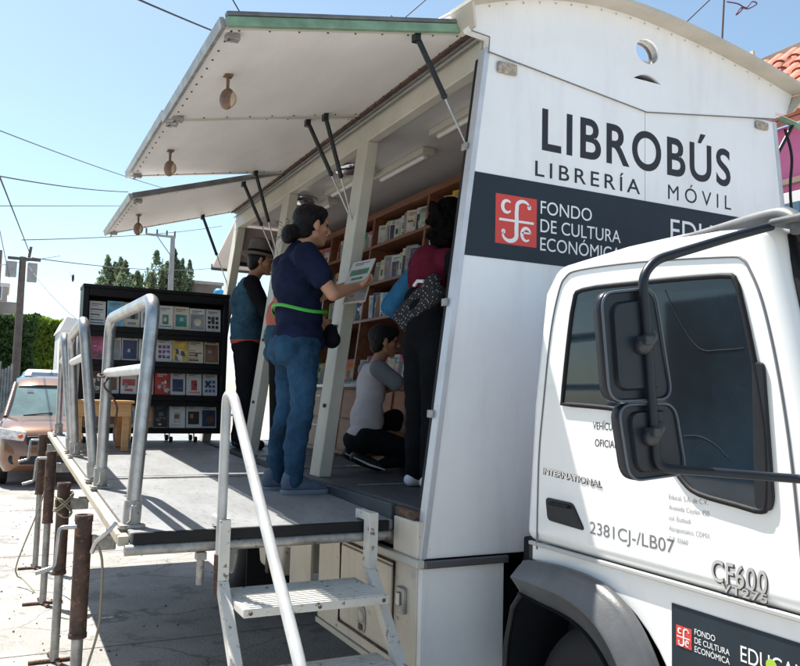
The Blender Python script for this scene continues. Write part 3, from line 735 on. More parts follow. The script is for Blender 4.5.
# windshield and its black seal on the slanted front
def fx(z):
    prof_ = [(2.10, 1.60), (1.80, 1.66), (1.35, 1.76), (1.07, 1.79)]
    for (za, xa), (zb2, xb2) in zip(prof_, prof_[1:]):
        if z >= zb2: return xa + (xb2 - xa) * (za - z) / (za - zb2)
    return 1.79
ws = MB(); zs = [2.06, 1.95, 1.80, 1.60, 1.42]
ws.add([(fx(z) + .004, y, z) for z in zs for y in (.262, 2.278)], [(2 * i, 2 * i + 1, 2 * i + 3, 2 * i + 2) for i in range(4)]); ws = ws.build('windshield', 'windshield', cab)
MB().tube([(fx(z) + .004, .25, z) for z in zs] + [(fx(z) + .004, 2.29, z) for z in zs[::-1]], .016, 8, close=True).build('windshield_seal', 'dark_rubber', ws)
def wsq(y0, y1, z0, z1, mt, nm):
    MB().quad((fx(z0) + .008, y0, z0), (fx(z0) + .008, y1, z0), (fx(z1) + .008, y1, z1), (fx(z1) + .008, y0, z1)).build(nm, mt, ws)
wsq(.285, .40, 1.86, 1.955, 'sticker', 'permit_sticker'); wsq(.30, .36, 1.80, 1.83, 'sticker_blue', 'blue_sticker')
text('20', (fx(1.89) + .010, .30, 1.885), (0, 1, 0), (-.2, 0, 1), .07, .04, 'letter_grey', ws, 'sticker_text')
boxpart('sun_visor', (1.60, .17, 2.085), (1.80, 2.37, 2.105), 'tube_grey', cab, .008)
b = MB(); b.tube([(1.815, .35, 1.36), (1.80, .9, 1.52)], .008, 6); b.tube([(1.815, 1.2, 1.36), (1.80, 1.8, 1.52)], .008, 6); b.build('wiper', 'black_plastic', cab)
b = MB(); b.box((1.785, .6, .75), (1.80, 1.94, 1.02)); b.build('grille', 'black_plastic', truck)
for y in (.35, 2.0): MB().box((1.795, y, .68), (1.82, y + .24, .84)).build('headlight', 'headlight', truck, .02, 3)

# mirrors
arm = MB(); pa = [P(772, 226, 0, 1.60), P(728, 238, 0, 1.56), P(665, 258, 0, 1.50), P(645, 272, 0, 1.50), P(643, 290, 0, 1.50), P(648, 345, 0, 1.50), P(654, 428, 0, 1.50)]
arm.tube(roundpath([pa[0], pa[1], P(655, 260, 0, 1.50), P(643, 268, 0, 1.5) * .5 + P(642, 285, 0, 1.5) * .5, pa[5], pa[6], P(656, 447, 0, 1.5)], .05), .0125, 14)
arm.tube(roundpath([P(655, 440, 0, 1.5), P(657, 468, 0, 1.50), P(700, 471, 0, 1.56), P(800, 479, 0, 1.69), P(812, 480, 0, 1.72)], .05), .0115, 14)
arm = arm.build('mirror_arm', 'mirror_plastic', truck)
for x, y in ((647, 341), (655, 432)):
    c = P(x, y, 0, 1.50); MB().cap(c - V((0, .012, .012)), .024, c + V((0, .012, .010)), .020, 8).box(c - V((.02, .03, .012)), c + V((.03, -.005, .012))).build('mirror_clamp', mat('clamp', (.035, .038, .042), .4), arm, .004)
def mirror(quad, x, name):
    pts = [P(px, py, 0, x) for px, py in quad]; rp = roundpoly(pts, .045, 7); c = sum(rp, V()) / len(rp)
    rings = [(0., 1.), (-.010, 1.0), (-.020, .99), (-.026, .95)]
    fr = [(.007, .955), (.004, .985)]
    b = MB(); allr = [(.0075, .93)] + fr + rings; vs = []; n = len(rp)
    for dx, s in allr: vs += [c + V((dx, 0, 0)) + (p - c) * s for p in rp]
    fs = [tuple(range(n))] + [tuple(range((len(allr) - 1) * n, len(allr) * n))[::-1]]
    b.add(vs, fs, False); b.add(vs, [(i * n + k, i * n + (k + 1) % n, (i + 1) * n + (k + 1) % n, (i + 1) * n + k) for i in range(len(allr) - 1) for k in range(n)], True)
    o = b.build(name, 'mirror_plastic', truck)
    MB().add([c + V((-.0275, 0, 0)) + (p - c) * .9 for p in rp], [tuple(range(n))]).build('mirror_glass', 'chrome', o)
    q = MB(); inn = [c + V((.0075, 0, 0)) + V((0, (p - c).y * .70, (p - c).z * .80)) for p in rp]; n2 = len(inn); top = [p + V((.011, 0, 0)) + (c - p) * .05 for p in inn]
    q.add(inn + top, [(i, (i + 1) % n2, n2 + (i + 1) % n2, n2 + i) for i in range(n2)] + [tuple(range(n2, 2 * n2))]); q.build('housing_ridge', 'mirror_plastic', o)
    MB().tube([c + V((.012, 0, 0)) + (p - c) * .975 for p in rp], .0035, 6, close=True).build('mirror_rim', mat('ridge', (.09, .105, .13), .3), o)
    return o
m1 = mirror([(597, 292), (652, 287), (670, 400), (606, 403)], 1.475, 'mirror')
m2 = mirror([(614, 404), (672, 402), (684, 474), (626, 482)], 1.475, 'mirror')

# cab lettering, on the plane of the door
def cab_text(body, p0, p1, h, mt, bold=0., spacing=1., mm=False):
    a = P(p0[0], p0[1], 1, YC); c = P(p1[0], p1[1], 1, YC)
    return text(body, (a.x, YC, a.z), (1, 0, c.z * 0), (0, 0, 1), c.x - a.x, h, mt, truck, 'door_text', bold, spacing)
text('VEHÍCULO', P(593, 429, 1, YC), (1, 0, 0), (0, 0, 1), .135, .024, 'letter_black', truck, 'door_text', bold=.004)
text('OFICIAL', P(595, 446, 1, YC), (1, 0, 0), (0, 0, 1), .112, .024, 'letter_black', truck, 'door_text', bold=.004)
text('INTERNATIONAL', P(543, 473, 1, YC), (1, 0, -.05), (.05, 0, 1), .33, .019, 'chrome', truck, 'door_badge', bold=.02, lift=.003)
text('INTERNATIONAL', P(543, 473, 1, YC) + V((.002, 0, -.003)), (1, 0, -.05), (.05, 0, 1), .33, .021, 'letter_black', truck, 'door_badge', bold=.03, lift=.0012)
text('2381CJ-/LB07', P(590, 533, 1, YC), (1, 0, .0), (0, 0, 1), .385, .040, 'letter_grey', truck, 'door_text')
for i, (t, wd) in enumerate((('Educal, S.A. de C.V.', .150), ('Avenida Ceylán 450', .155), ('col. Euzkadi', .085), ('Azcapotzalco, CDMX.', .160), ('C.P. 02660', .075))):
    q = P(669, 498, 1, YC); text(t, (q.x, YC, 1.316 - i * .0315), (1, 0, 0), (0, 0, 1), wd, .0145, mat('letter_mid', (.3, .3, .31), .5), truck, 'door_text')
bd = P(712, 581, 1, YC)
for k, (t, wd, hh, dz) in enumerate((('CF600', .185, .058, 0), ('VT275', .150, .023, -.024))):
    o_ = V((bd.x + (0 if k == 0 else .035), YC, bd.z + .004 + dz))
    text(t, o_ + V((.0022, 0, -.0028)), (1, 0, 0), (0, 0, 1), wd, hh, mat('badge_dark', (.05, .05, .055), .3), truck, 'model_badge', bold=.028, lift=.0012, spacing=1.1)
    text(t, o_, (1, 0, 0), (0, 0, 1), wd, hh, 'chrome', truck, 'model_badge', bold=.008, lift=.0028, spacing=1.1)
# lower banner on the cab
bz1, bz0 = 1.005, .80; YB = YC + .014
MB().prism([(1.213, YB - .0015, bz0), (1.80, YB - .0015, bz0), (1.80, YB - .0015, bz1), (1.213, YB - .0015, bz1)], (0, -.0012, 0)).build('lower_banner', 'black_band', truck)
fce_logo((1.232, YB, .887), (1, 0, 0), (0, 0, 1), .060, truck, .004)
for i, (t, wd) in enumerate((('FONDO', .075), ('DE CULTURA', .125), ('ECONÓMICA', .125))):
    text(t, (1.303, YB, .936 - i * .0245), (1, 0, 0), (0, 0, 1), wd, .0165, 'letter_white', truck, 'banner_text', lift=.004)
text('EDUCAL', (1.465, YB, .908), (1, 0, 0), (0, 0, 1), .19, .042, 'letter_white', truck, 'banner_text', lift=.004)
MB().quad(*[(1.563 + .017 * math.cos(2 * math.pi * k / 28), YB - .0046, .925 + .017 * math.sin(2 * math.pi * k / 28)) for k in range(28)]).build('banner_dot', 'lime', truck)

# ------------------------------------------------------------------ ground
g = MB(); s = 900; g.quad((-s, -s, 0), (s, -s, 0), (s, s, 0), (-s, s, 0)); g = g.build('ground', 'concrete'); g['kind'] = 'structure'
n_ = MATS['concrete'].node_tree; bs = n_.nodes['Principled BSDF']; old = bs.inputs['Base Color'].links[0].from_socket; tcg = n_.nodes.new('ShaderNodeTexCoord')
nz = n_.nodes.new('ShaderNodeTexNoise'); nz.inputs['Scale'].default_value = 1.5; nz.inputs['Detail'].default_value = 6; n_.links.new(tcg.outputs['Object'], nz.inputs['Vector'])
ad = n_.nodes.new('ShaderNodeMix'); ad.data_type = 'VECTOR'; ad.inputs[0].default_value = .35; n_.links.new(tcg.outputs['Object'], ad.inputs[4]); n_.links.new(nz.outputs['Color'], ad.inputs[5])
vg = n_.nodes.new('ShaderNodeTexVoronoi'); vg.feature = 'DISTANCE_TO_EDGE'; vg.inputs['Scale'].default_value = .9; n_.links.new(ad.outputs[1], vg.inputs['Vector'])
rg = n_.nodes.new('ShaderNodeValToRGB'); rg.color_ramp.elements[0].color = (.75, .75, .75, 1); rg.color_ramp.elements[1].position = .006; rg.color_ramp.elements[1].color = (0, 0, 0, 1); n_.links.new(vg.outputs['Distance'], rg.inputs[0])
mg_ = n_.nodes.new('ShaderNodeMix'); mg_.data_type = 'RGBA'; mg_.inputs[7].default_value = (.1, .095, .09, 1); n_.links.new(old, mg_.inputs[6]); n_.links.new(rg.outputs[0], mg_.inputs[0])
n5 = n_.nodes.new('ShaderNodeTexNoise'); n5.inputs['Scale'].default_value = 60; n5.inputs['Detail'].default_value = 4; n_.links.new(tcg.outputs['Object'], n5.inputs['Vector'])
m5 = n_.nodes.new('ShaderNodeMix'); m5.data_type = 'RGBA'; m5.blend_type = 'MULTIPLY'; m5.inputs[0].default_value = .5; n_.links.new(mg_.outputs[2], m5.inputs[6]); r5 = n_.nodes.new('ShaderNodeValToRGB'); r5.color_ramp.elements[0].position = .35; r5.color_ramp.elements[0].color = (.5, .5, .5, 1); r5.color_ramp.elements[1].position = .6
n_.links.new(n5.outputs['Fac'], r5.inputs[0]); n_.links.new(r5.outputs[0], m5.inputs[7]); n_.links.new(m5.outputs[2], bs.inputs['Base Color'])
rnd = random.Random(3); b = MB()
for k in range(420):
    x = rnd.uniform(-9, -.2); y = rnd.uniform(-2.6, -.9) if rnd.random() < .8 else rnd.uniform(-.9, 1.5); q = rnd.uniform(.003, .011); b.ell((x, y, q * .5), (q, q * rnd.uniform(.6, 1.2), q * .7), n=3)
b = b.build('grit', mat('grit', (.2, .19, .17), .9, var=.4, vscale=8)); b['kind'] = 'stuff'; b['label'] = 'small stones and grit scattered on the street by the jack stands'
b = MB()
for x in [-60 + 3.2 * i for i in range(21)]: b.box((x, -6, -.01), (x + .014, 3.2, .003))
b.box((-80, -1.95, -.01), (12, -1.938, .0035)); b = b.build('pavement_joints', mat('joint', (.2, .19, .18), .9)); b['kind'] = 'structure'

# ------------------------------------------------------------------ handrails on the platform edge
def handrail(xa, xb, ya, yb, za, zb_, midz, label, cross_white=False):
    root = thing('handrail', label, 'handrail', (xa, YO, deckz(xa)), 'handrails along the platform edge')
    A0 = V((xa, YO + .02, deckz(xa))); B0 = V((xb, YO + .02, deckz(xb)))
    A1 = V((xa - .02, ya, za)); B1 = V((xb + .02, yb, zb_))
    path = roundpath([A0, A1, B1, B0], .10, 7)
    fr = MB().tube(path, .029, 16).build('rail_frame', 'steel', root)
    ta = (midz - A0.z) / (A1.z - A0.z); tb = (midz - B0.z) / (B1.z - B0.z)
    MB().tube([A0.lerp(A1, ta), B0.lerp(B1, tb)], .024, 12).build('crossbar', 'rail_white' if cross_white else 'steel', root)
    for q, u in ((A0, (A1 - A0).normalized()), (B0, (B1 - B0).normalized())):
        k = MB().tube([q - V((0, 0, .03)), q + u * .105], .036, 12).box(q - V((.05, .05, .0)), q + V((.05, .05, .012))).build('socket', 'steel_dull', root)
        MB().tube(roundpath([q + V((.03, -.02, .02)), q + V((.04, -.01, .03)), q + V((.04, -.01, .085)), q + V((.034, .01, .09))], .01), .005, 6).build('lock_pin', 'chrome', k)
    return root
pA = P(156, 297, 0, -.38); pA2 = P(112, 318, 0, -1.42)
handrail(-.40, -1.50, pA.y, pA2.y, pA.z, pA2.z, 1.70, 'nearest grey steel handrail frame on the platform edge, beside the ladder', True)
pB = P(84, 320, 0, -1.80); pB2 = P(72, 336, 0, -3.0)
handrail(-1.78, -3.05, pB.y, pB2.y, pB.z, pB2.z, 1.80, 'second grey steel handrail frame on the platform edge, between two others', True)
pC = P(65, 333, 0, -3.35); pC2 = P(63, 345, 0, -4.75)
handrail(-3.35, -4.8, pC.y, pC2.y, pC.z - .02, pC2.z, 1.86, 'farthest grey steel handrail frame on the platform edge, beside the black bookcase', True)

# rope tied on the near rail
b = MB(); q = P(106, 376, 0, -1.45)
pts = [q + V((.0, .02, .0)), q + V((.05, -.02, -.05)), q + V((.02, .03, -.1)), q + V((.06, .06, -.16)), q + V((.03, .05, -.3)), q + V((.04, .06, -.38))]
b.tube(roundpath(pts, .03), .006, 6); b.tube([q + V((.04 * math.cos(t), .04 * math.sin(t), .008 * math.sin(2 * t))) for t in [i * .6 for i in range(11)]], .007, 6)
tag(b.build('cord', 'rust_brown'), 'brown cord knotted round the crossbar of the nearest handrail', 'cord')

# ------------------------------------------------------------------ jack stands
def jack(x, y, zt, label, crank=True, loops=False, side=1):
    root = thing('jack_stand', label, 'jack stand', (x, y, 0), 'steel jack stands holding up the platform')
    zs = zt - .54
    MB().tube([(x, y, .01), (x, y, zs + .05)], .025, 16).build('inner_tube', 'steel_dull', root)
    o = MB().tube([(x, y, zs), (x, y, zt)], .037, 18, cap=False)
    o.lathe((x, y, zt), (0, 0, 1), [(-.03, .040), (-.002, .040), (0., .037), (0., .032), (-.1, .032)], 18); o.lathe((x, y, zs), (0, 0, 1), [(0, .034), (0, .040), (.02, .040), (.022, .037)], 18)
    o.build('outer_tube', 'rust_brown', root)
    MB().tube([(x - .14, y - .02, .012), (x + .12, y + .03, .012)], .014, 8).tube([(x, y - .14, .012), (x, y + .14, .012)], .012, 8).build('foot_bar', 'rust_brown', root)
    MB().box((x - .03, y + .036, zt - .16), (x + .03, y + .14, zt - .09)).build('side_bracket', 'steel_dull', root, .006)
    if crank:
        MB().tube(roundpath([(x + .02, y - .03, zt - .05), (x + .02, y - .10, zt - .05), (x + .02, y - .11, zt - .22), (x + .03, y - .19, zt - .24)], .02), .010, 8).build('crank', 'steel', root)
    if loops:
        c = MB()
        for k in range(5):
            ph = random.uniform(0, 6); rr_ = random.uniform(.045, .06)
            c.tube([(x + .03 + rr_ * math.cos(t + ph) * .8, y + rr_ * math.sin(t + ph), zt - .13 + .05 * math.sin(t * 1.0) + .012 * k - .02) for t in [i * math.pi / 8 for i in range(16)]], .005, 6, close=True)
        c.build('wire_coil', 'rope', root)
jack(-.86, -1.265, 1.045, 'thick brown jack stand nearest the viewer at the platform corner')
jack(-2.2, -1.255, 1.05, 'brown jack stand wrapped in coiled wire, second from the platform corner', crank=False, loops=True)
jack(-3.62, -1.25, 1.14, 'brown jack stand with thin grey leg and a crank handle, third from the platform corner')
jack(-4.95, -1.25, 1.20, 'thin jack stand closest to the brown car bumper')
b = MB(); pts = [P(48, 470, 0, -4.0), P(42, 500, 0, -4.2), P(18, 560, 0, -4.3), P(17, 575, 0, -4.3), P(24, 580, 0, -4.2), P(42, 600, 0, -3.9)]
b.tube([V(q) for q in smooth_pts([tuple(p) for p in pts], 5)], .006, 6); tag(b.build('cable', 'rope'), 'slack beige cable hanging between the two farthest jack stands', 'cable')
b = MB(); pts = [P(95, 540, 0, -.75), P(102, 560, 0, -.75), P(101, 600, 0, -.75), P(98, 630, 0, -.75), P(88, 664, 0, -.75), P(80, 690, 0, -.75)]
b.tube([V(q) for q in smooth_pts([tuple(p) for p in pts], 5)], .0055, 6); tag(b.build('cable', 'rope'), 'thin beige cable dangling from the platform corner beside the nearest jack stand', 'cable')
b = MB(); pts = [P(116, 522, 0, -.33), P(108, 532, 0, -.33), P(97, 541, 0, -.4), P(92, 552, 0, -.5)]
b.tube([V(q) for q in smooth_pts([tuple(p) for p in pts], 4)], .009, 8); tag(b.build('hook_chain', 'steel'), 'steel hook chain tying the platform corner to the nearest jack stand', 'chain')

# ------------------------------------------------------------------ step ladder
lad = thing('boarding_ladder', 'white chipped metal boarding steps hooked on the platform edge', 'ladder', (-.2, -.46, 0))
treads = [(.80, -.30, .055), (.545, -.05, .31), (.29, .20, .56), (.04, .45, .8)]
yl, yr = -.80, -.145
for i, (z, x0, x1) in enumerate(treads):
    t = MB().box((x0, yl + .023, z - .035), (x1, yr - .023, z)).build('tread', 'step_white', lad, .005)
    b = MB(); n = 11
    for k in range(n):
        xx = x0 + .02 + (x1 - x0 - .04) * k / (n - 1); b.box((xx, yl + .045, z), (xx + .012, yr - .045, z + .004))
    b.build('grip_ridge', 'step_white', t)
    b = MB()
    for yy in (yl + .05, (yl + yr) / 2, yr - .05): b.ell((x1 + .001, yy, z - .018), .008, n=5)
    b.build('bolt', 'rust_brown', t)
for yy in (yl, yr):
    sg = -1 if yy == yl else 1
    b = MB(); ya, yb2 = yy - .022, yy + .022
    b.hexa([(-.225, ya, 1.10), (-.165, ya, 1.10), (-.165, yb2, 1.10), (-.225, yb2, 1.10)], [(-.225, ya, .86), (-.165, ya, .86), (-.165, yb2, .86), (-.225, yb2, .86)])
    b.hexa([(-.225, ya, .86), (-.165, ya, .86), (-.165, yb2, .86), (-.225, yb2, .86)], [(.58, ya, .0), (.66, ya, .0), (.66, yb2, .0), (.58, yb2, .0)])
    b.box((-.33, ya + .004, 1.062), (-.226, yb2 - .004, 1.10)); b.box((-.33, ya + .004, 1.056), (-.318, yb2 - .004, 1.0615))
    b.build('stringer', 'step_white', lad, .004)
b = MB(); hx = -.195
b.tube(roundpath([(hx, yl - .01, .83), (hx, yl - .01, 1.20), (hx, yl - .01, 1.60), (hx + .10, yl - .01, 1.60), (.772, yl - .01, .814), (.98, yl - .01, .56), (1.0, yl - .01, .1)], .07, 8), .020, 16); b.build('ladder_handrail', 'rail_white', lad)
MB().tube([(hx, yl - .01, .80), (hx, yl - .01, .96)], .024, 14).build('handrail_sleeve', 'rust_brown', lad)

# ------------------------------------------------------------------ books
PAL = {
    'white': (.58, .58, .57), 'cream': (.6, .54, .42), 'blue': (.05, .14, .38), 'sky-blue': (.12, .42, .60), 'teal': (.04, .30, .28), 'green': (.05, .22, .12),
    'red': (.55, .05, .04), 'pink': (.55, .14, .28), 'purple': (.16, .07, .24), 'black': (.02, .02, .025), 'grey': (.25, .26, .28), 'yellow': (.62, .42, .06),
    'orange': (.60, .22, .05), 'brown': (.20, .10, .06), 'navy': (.03, .05, .13), 'pale-green': (.38, .52, .42)}
for k, c in PAL.items(): mat('cover_' + k, c, .38, var=.06, vscale=30)
for k, c in PAL.items(): mat('print_' + k, tuple(q * .85 + .02 for q in c), .38, var=.35, vscale=9)
def book(origin, R, U, w, h, t, cover, pic, label, group, style=0, name='book'):
    """upright book: origin bottom-left of its front face, R along its width, U up; front faces R x U"""
    R = V(R).normalized(); U = V(U).normalized(); N = R.cross(U); O = V(origin)
    b = MB(); T = lambda x, y, z=0: O + R * x + U * y + N * z
    def bx(x0, y0, z0, x1, y1, z1): b.hexa([T(x0, y0, z0), T(x1, y0, z0), T(x1, y1, z0), T(x0, y1, z0)], [T(x0, y0, z1), T(x1, y0, z1), T(x1, y1, z1), T(x0, y1, z1)])
    b.mi = 0; bx(0, 0, -.0015, w, h, 0); bx(0, 0, -t, w, h, -t + .0015); bx(0, 0, -t + .0015, .002, h, -.0015)
    b.mi = 1; bx(.002, .002, -t + .0015, w - .002, h - .002, -.0015)
    b.mi = 2
    if style == 0: bx(w * .14, h * .14, 0, w * .86, h * .66, .0008)
    elif style == 1: bx(w * .05, h * .05, 0, w * .95, h * .80, .0008)
    elif style == 2: bx(w * .1, h * .32, 0, w * .9, h * .58, .0008); bx(w * .25, h * .1, 0, w * .75, h * .2, .0008)
    elif style == 3:
        for i in range(3):
            for j in range(3): bx(w * (.14 + .26 * i), h * (.14 + .2 * j), 0, w * (.14 + .26 * i + .2), h * (.14 + .2 * j + .14), .0008)
    elif style == 4: bx(w * .3, h * .2, 0, w * .7, h * .62, .0008); bx(w * .12, h * .1, 0, w * .88, h * .14, .0008)
    elif style == 5:
        bx(w * .06, h * .06, 0, w * .94, h * .74, .0008); b.mi = 4; rr_ = w * random.uniform(.16, .28); cx_, cy2 = w * random.uniform(.35, .65), h * random.uniform(.3, .5)
        b.quad(*[T(cx_ + rr_ * math.cos(2 * math.pi * k / 16), cy2 + rr_ * math.sin(2 * math.pi * k / 16), .001) for k in range(16)])
    elif style == 6:
        for i in range(random.randint(3, 6)):
            q_ = .08 + .11 * i; b.mi = random.choice([2, 4]); bx(w * .08, h * q_, 0, w * random.uniform(.5, .92), h * (q_ + random.uniform(.03, .09)), .0008)
    elif style == 7:
        bx(w * .02, h * .02, 0, w * .98, h * .98, .0006); b.mi = 4
        for k in range(7):
            x_, y_ = random.uniform(.1, .7), random.uniform(.05, .55); a_, c_ = random.uniform(.06, .3), random.uniform(.04, .2); dd = random.uniform(-.08, .08)
            b.mi = random.choice([0, 4, 4, 3]); z_ = .0009 + .0002 * k; b.quad(T(w * x_, h * y_, z_), T(w * (x_ + a_), h * (y_ + dd), z_), T(w * (x_ + a_ + dd), h * (y_ + c_), z_), T(w * (x_ + dd), h * (y_ + c_ + .02), z_))
    b.mi = 4; ax_, ay_ = random.uniform(.2, .55), random.uniform(.2, .45); bx(w * ax_, h * ay_, .0009, w * (ax_ + random.uniform(.12, .3)), h * (ay_ + random.uniform(.06, .2)), .0012)
    b.mi = 3; bx(w * .16, h * .86, 0, w * .80, h * .90, .0008); bx(w * .16, h * .79 if style != 1 else h * .93, 0, w * .55, (h * .79 if style != 1 else h * .93) + .006, .0009)
    dark = 'letter_white' if cover in ('black', 'navy', 'blue', 'red', 'purple', 'brown', 'green', 'teal') else 'letter_grey'
    o = b.build(name, ['cover_' + cover, 'paper', 'print_' + pic, dark, 'print_' + random.choice(['white', 'black', 'grey', 'cream', 'brown', 'orange', 'white', 'navy'])])
    return tag(o, label, 'book', group)
ORD = ['first', 'second', 'third', 'fourth', 'fifth', 'sixth', 'seventh', 'eighth', 'ninth', 'tenth', 'eleventh', 'twelfth', 'thirteenth', 'fourteenth']
# outdoor black rolling bookcase at the far end of the platform
XB = -4.0; yb0, yb1 = -1.055, .165; zb0 = 1.255; zb1 = 2.46
bc = thing('rolling_bookcase', 'black four tier rolling bookcase full of face-out books at the platform end', 'bookcase', (XB - .15, -.3, 1.2))
boxpart('back_panel', (XB - .30, yb0, zb0), (XB - .28, yb1, zb1), 'bookcase_black', bc)
for y in (yb0, yb1 - .045): boxpart('side_panel', (XB - .28, y, zb0), (XB, y + .045, zb1), 'bookcase_black', bc)
rows = []
pitch = (zb1 - zb0 - .07) / 4
for i in range(4):
    zr = zb0 + .045 + pitch * i; rows.append(zr)
    boxpart('shelf', (XB - .28, yb0 + .046, zr - .045 if i == 0 else zr - .05), (XB + .004, yb1 - .046, zr), 'bookcase_black', bc)
    b = MB(); b.hexa([(XB - .275, yb0 + .046, zr + .21), (XB - .275, yb1 - .046, zr + .21), (XB - .08, yb1 - .046, zr + .002), (XB - .08, yb0 + .046, zr + .002)], [(XB - .27, yb0 + .046, zr + .225), (XB - .27, yb1 - .046, zr + .225), (XB - .07, yb1 - .046, zr + .002), (XB - .07, yb0 + .046, zr + .002)])
    if i < 3: boxpart('shelf_fascia', (XB - .02, yb0 + .046, zr + pitch - .095), (XB - .002, yb1 - .046, zr + pitch - .051), 'bookcase_black', bc, .002)
boxpart('top_board', (XB - .30, yb0 - .005, zb1 - .0), (XB + .006, yb1 + .005, zb1 + .03), 'bookcase_black', bc)
boxpart('top_fascia', (XB - .02, yb0 + .046, zb1 - .065), (XB, yb1 - .046, zb1 - .001), 'bookcase_black', bc)
for y in (yb0 + .07, yb0 + .45, yb1 - .45, yb1 - .24):
    for x in (XB - .04, XB - .24):
        c = MB().lathe((x, y - .012, deckz(x) + .028), (0, 1, 0), [(0, .001), (0, .026), (.024, .026), (.024, .001)], 16).build('caster', 'dark_rubber', bc)
        MB().box((x - .02, y - .018, deckz(x) + .03), (x + .02, y - .0125, zb0)).build('fork', 'steel_dull', c)
spec = [  # rows bottom to top : (cover, print, style)
    [('white', 'grey', 1), ('cream', 'brown', 0), ('white', 'blue', 0), ('brown', 'orange', 1), ('white', 'black', 1), ('white', 'cream', 4), ('white', 'black', 0), ('white', 'navy', 1)],
    [('grey', 'black', 1), ('white', 'brown', 0), ('white', 'red', 2), ('white', 'grey', 1), ('red', 'red', 1), ('white', 'navy', 0), ('white', 'red', 4), ('white', 'blue', 3)],
    [('white', 'pink', 1), ('white', 'grey', 1), ('white', 'navy', 1), ('white', 'grey', 0), ('white', 'purple', 3), ('white', 'yellow', 1), ('cream', 'orange', 1), ('cream', 'brown', 1)],
    [('white', 'navy', 1), ('white', 'sky-blue', 1), ('cream', 'grey', 2), ('white', 'grey', 0), ('white', 'green', 4), ('cream', 'teal', 0), ('white', 'grey', 1), ('white', 'black', 3)]]
RN = ['bottom', 'third', 'second', 'top']
for i, row in enumerate(spec):
    pw = (yb1 - yb0 - .11) / 8
    for j, (cv, pc, stl) in enumerate(row):
        y = yb0 + .055 + pw * j + random.uniform(0, .008); h = .212 + random.uniform(-.014, .008); wd = pw - .005 + random.uniform(-.006, .004)
        book((XB - .045 - random.uniform(0, .02), y, rows[i] + .003), (random.uniform(-.12, .12), 1, 0), (-.16, 0, 1), wd, h, .018, cv, pc, f'{cv} book with {pc} cover picture, {ORD[j]} from left on {RN[i]} tier of black bookcase', 'face-out books on the black bookcase', random.choice([stl, 5, 6, 7, 7, 7, stl]) if stl == 1 else stl)

# inner wooden bookcase
OB = .75
def yo(z, k=0): return OB + TP * (z - Z0) + k
wb = thing('wooden_bookcase', 'reddish wooden bookcase with drawers filling the inside of the truck', 'bookcase', (-2.3, 1.0, 1.13))
def slab(x0, x1, z0, z1, y0, y1, mt, name, follow=True, bevel=.003):
    b = MB(); b.hexa([(x0, yo(z0, y0), z0), (x1, yo(z0, y0), z0), (x1, yo(z0, y1), z0), (x0, yo(z0, y1), z0)], [(x0, yo(z1, y0), z1), (x1, yo(z1, y0), z1), (x1, yo(z1, y1), z1), (x0, yo(z1, y1), z1)])
    return b.build(name, mt, wb, bevel)
BX = [-4.3, -3.70, -2.78, -1.86, -.94, -.10]
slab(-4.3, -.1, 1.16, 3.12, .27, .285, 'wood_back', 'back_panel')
for x in BX: slab(x - .014, x + .014, 1.70, 3.085, 0, .268, 'wood_red', 'upright')
for z in (2.22, 2.51, 2.82): slab(-4.3, -.1, z - .024, z, -.003, .267, 'wood_red', 'shelf')
slab(-4.3, -.1, 3.05, 3.10, -.006, .267, 'wood_red', 'top_board')
slab(-4.3, -.1, 1.165, 1.68, -.05, .26, 'wood_drawer', 'drawer_cabinet')
slab(-4.3, -.1, 1.68, 1.705, -.10, .267, 'ceiling_white', 'counter')
for i in range(len(BX) - 1):
    for z0, z1 in ((1.20, 1.42), (1.44, 1.66)):
        d_ = slab(BX[i] + .03, BX[i + 1] - .03, z0, z1, -.065, -.051, 'wood_drawer', 'drawer', bevel=.004)
        xm = (BX[i] + BX[i + 1]) / 2; b = MB(); b.tube([(xm - .05, yo(z1) - .085, z1 - .05), (xm + .05, yo(z1) - .085, z1 - .05)], .006, 6); b.build('drawer_handle', 'steel', d_)
BN = ['fifth', 'fourth', 'third', 'second', 'nearest']
SN = {2.82: 'top', 2.51: 'upper middle', 2.22: 'lower middle', 1.705: 'counter'}
cov_rows = {2.82: ['white', 'white', 'grey', 'pale-green', 'white', 'cream'], 2.51: ['cream', 'pale-green', 'white', 'grey', 'cream'], 2.22: ['white', 'grey', 'white', 'sky-blue', 'white'], 1.705: ['grey', 'white', 'pale-green', 'cream', 'teal', 'pink']}
far_cov = ['green', 'orange', 'cream', 'teal', 'red', 'yellow', 'pink']
for bi in (0, 1, 2, 3):
    for z in (2.82, 2.51, 2.22, 1.705):
        if bi == 3 and z < 2: continue
        x = BX[bi] + .04; j = 0; step = .058 if z != 1.705 else .066
        while x < BX[bi + 1] - .17 and j < 14:
            cv = random.choice(far_cov if bi < 2 or (bi == 3 and z == 2.82) else cov_rows[z]); pc = random.choice(['grey', 'black', 'navy', 'brown', 'grey', 'white', 'cream', 'pale-green']); a = random.uniform(.22, .5)
            h = random.uniform(.18, .225) if z < 2.8 else random.uniform(.17, .2); lean = random.uniform(.03, .2)
            Rv = V((math.cos(a), math.sin(a), 0)); Nv = V((math.sin(a), -math.cos(a), 0)); Uv = (V((0, 0, 1)) - Nv * lean).normalized()
            book((x, yo(z, .035 + random.uniform(0, .03)), z + .001), Rv, Uv, random.uniform(.12, .15), h, random.uniform(.012, .03), cv, pc, f'{cv} book {ORD[j]} from left on {SN[z]} shelf, {BN[bi]} bay of wooden bookcase', 'books inside the wooden bookcase', random.choice([0, 1, 2, 5, 6, 7]))
            x += step * random.uniform(.85, 1.25); j += 1
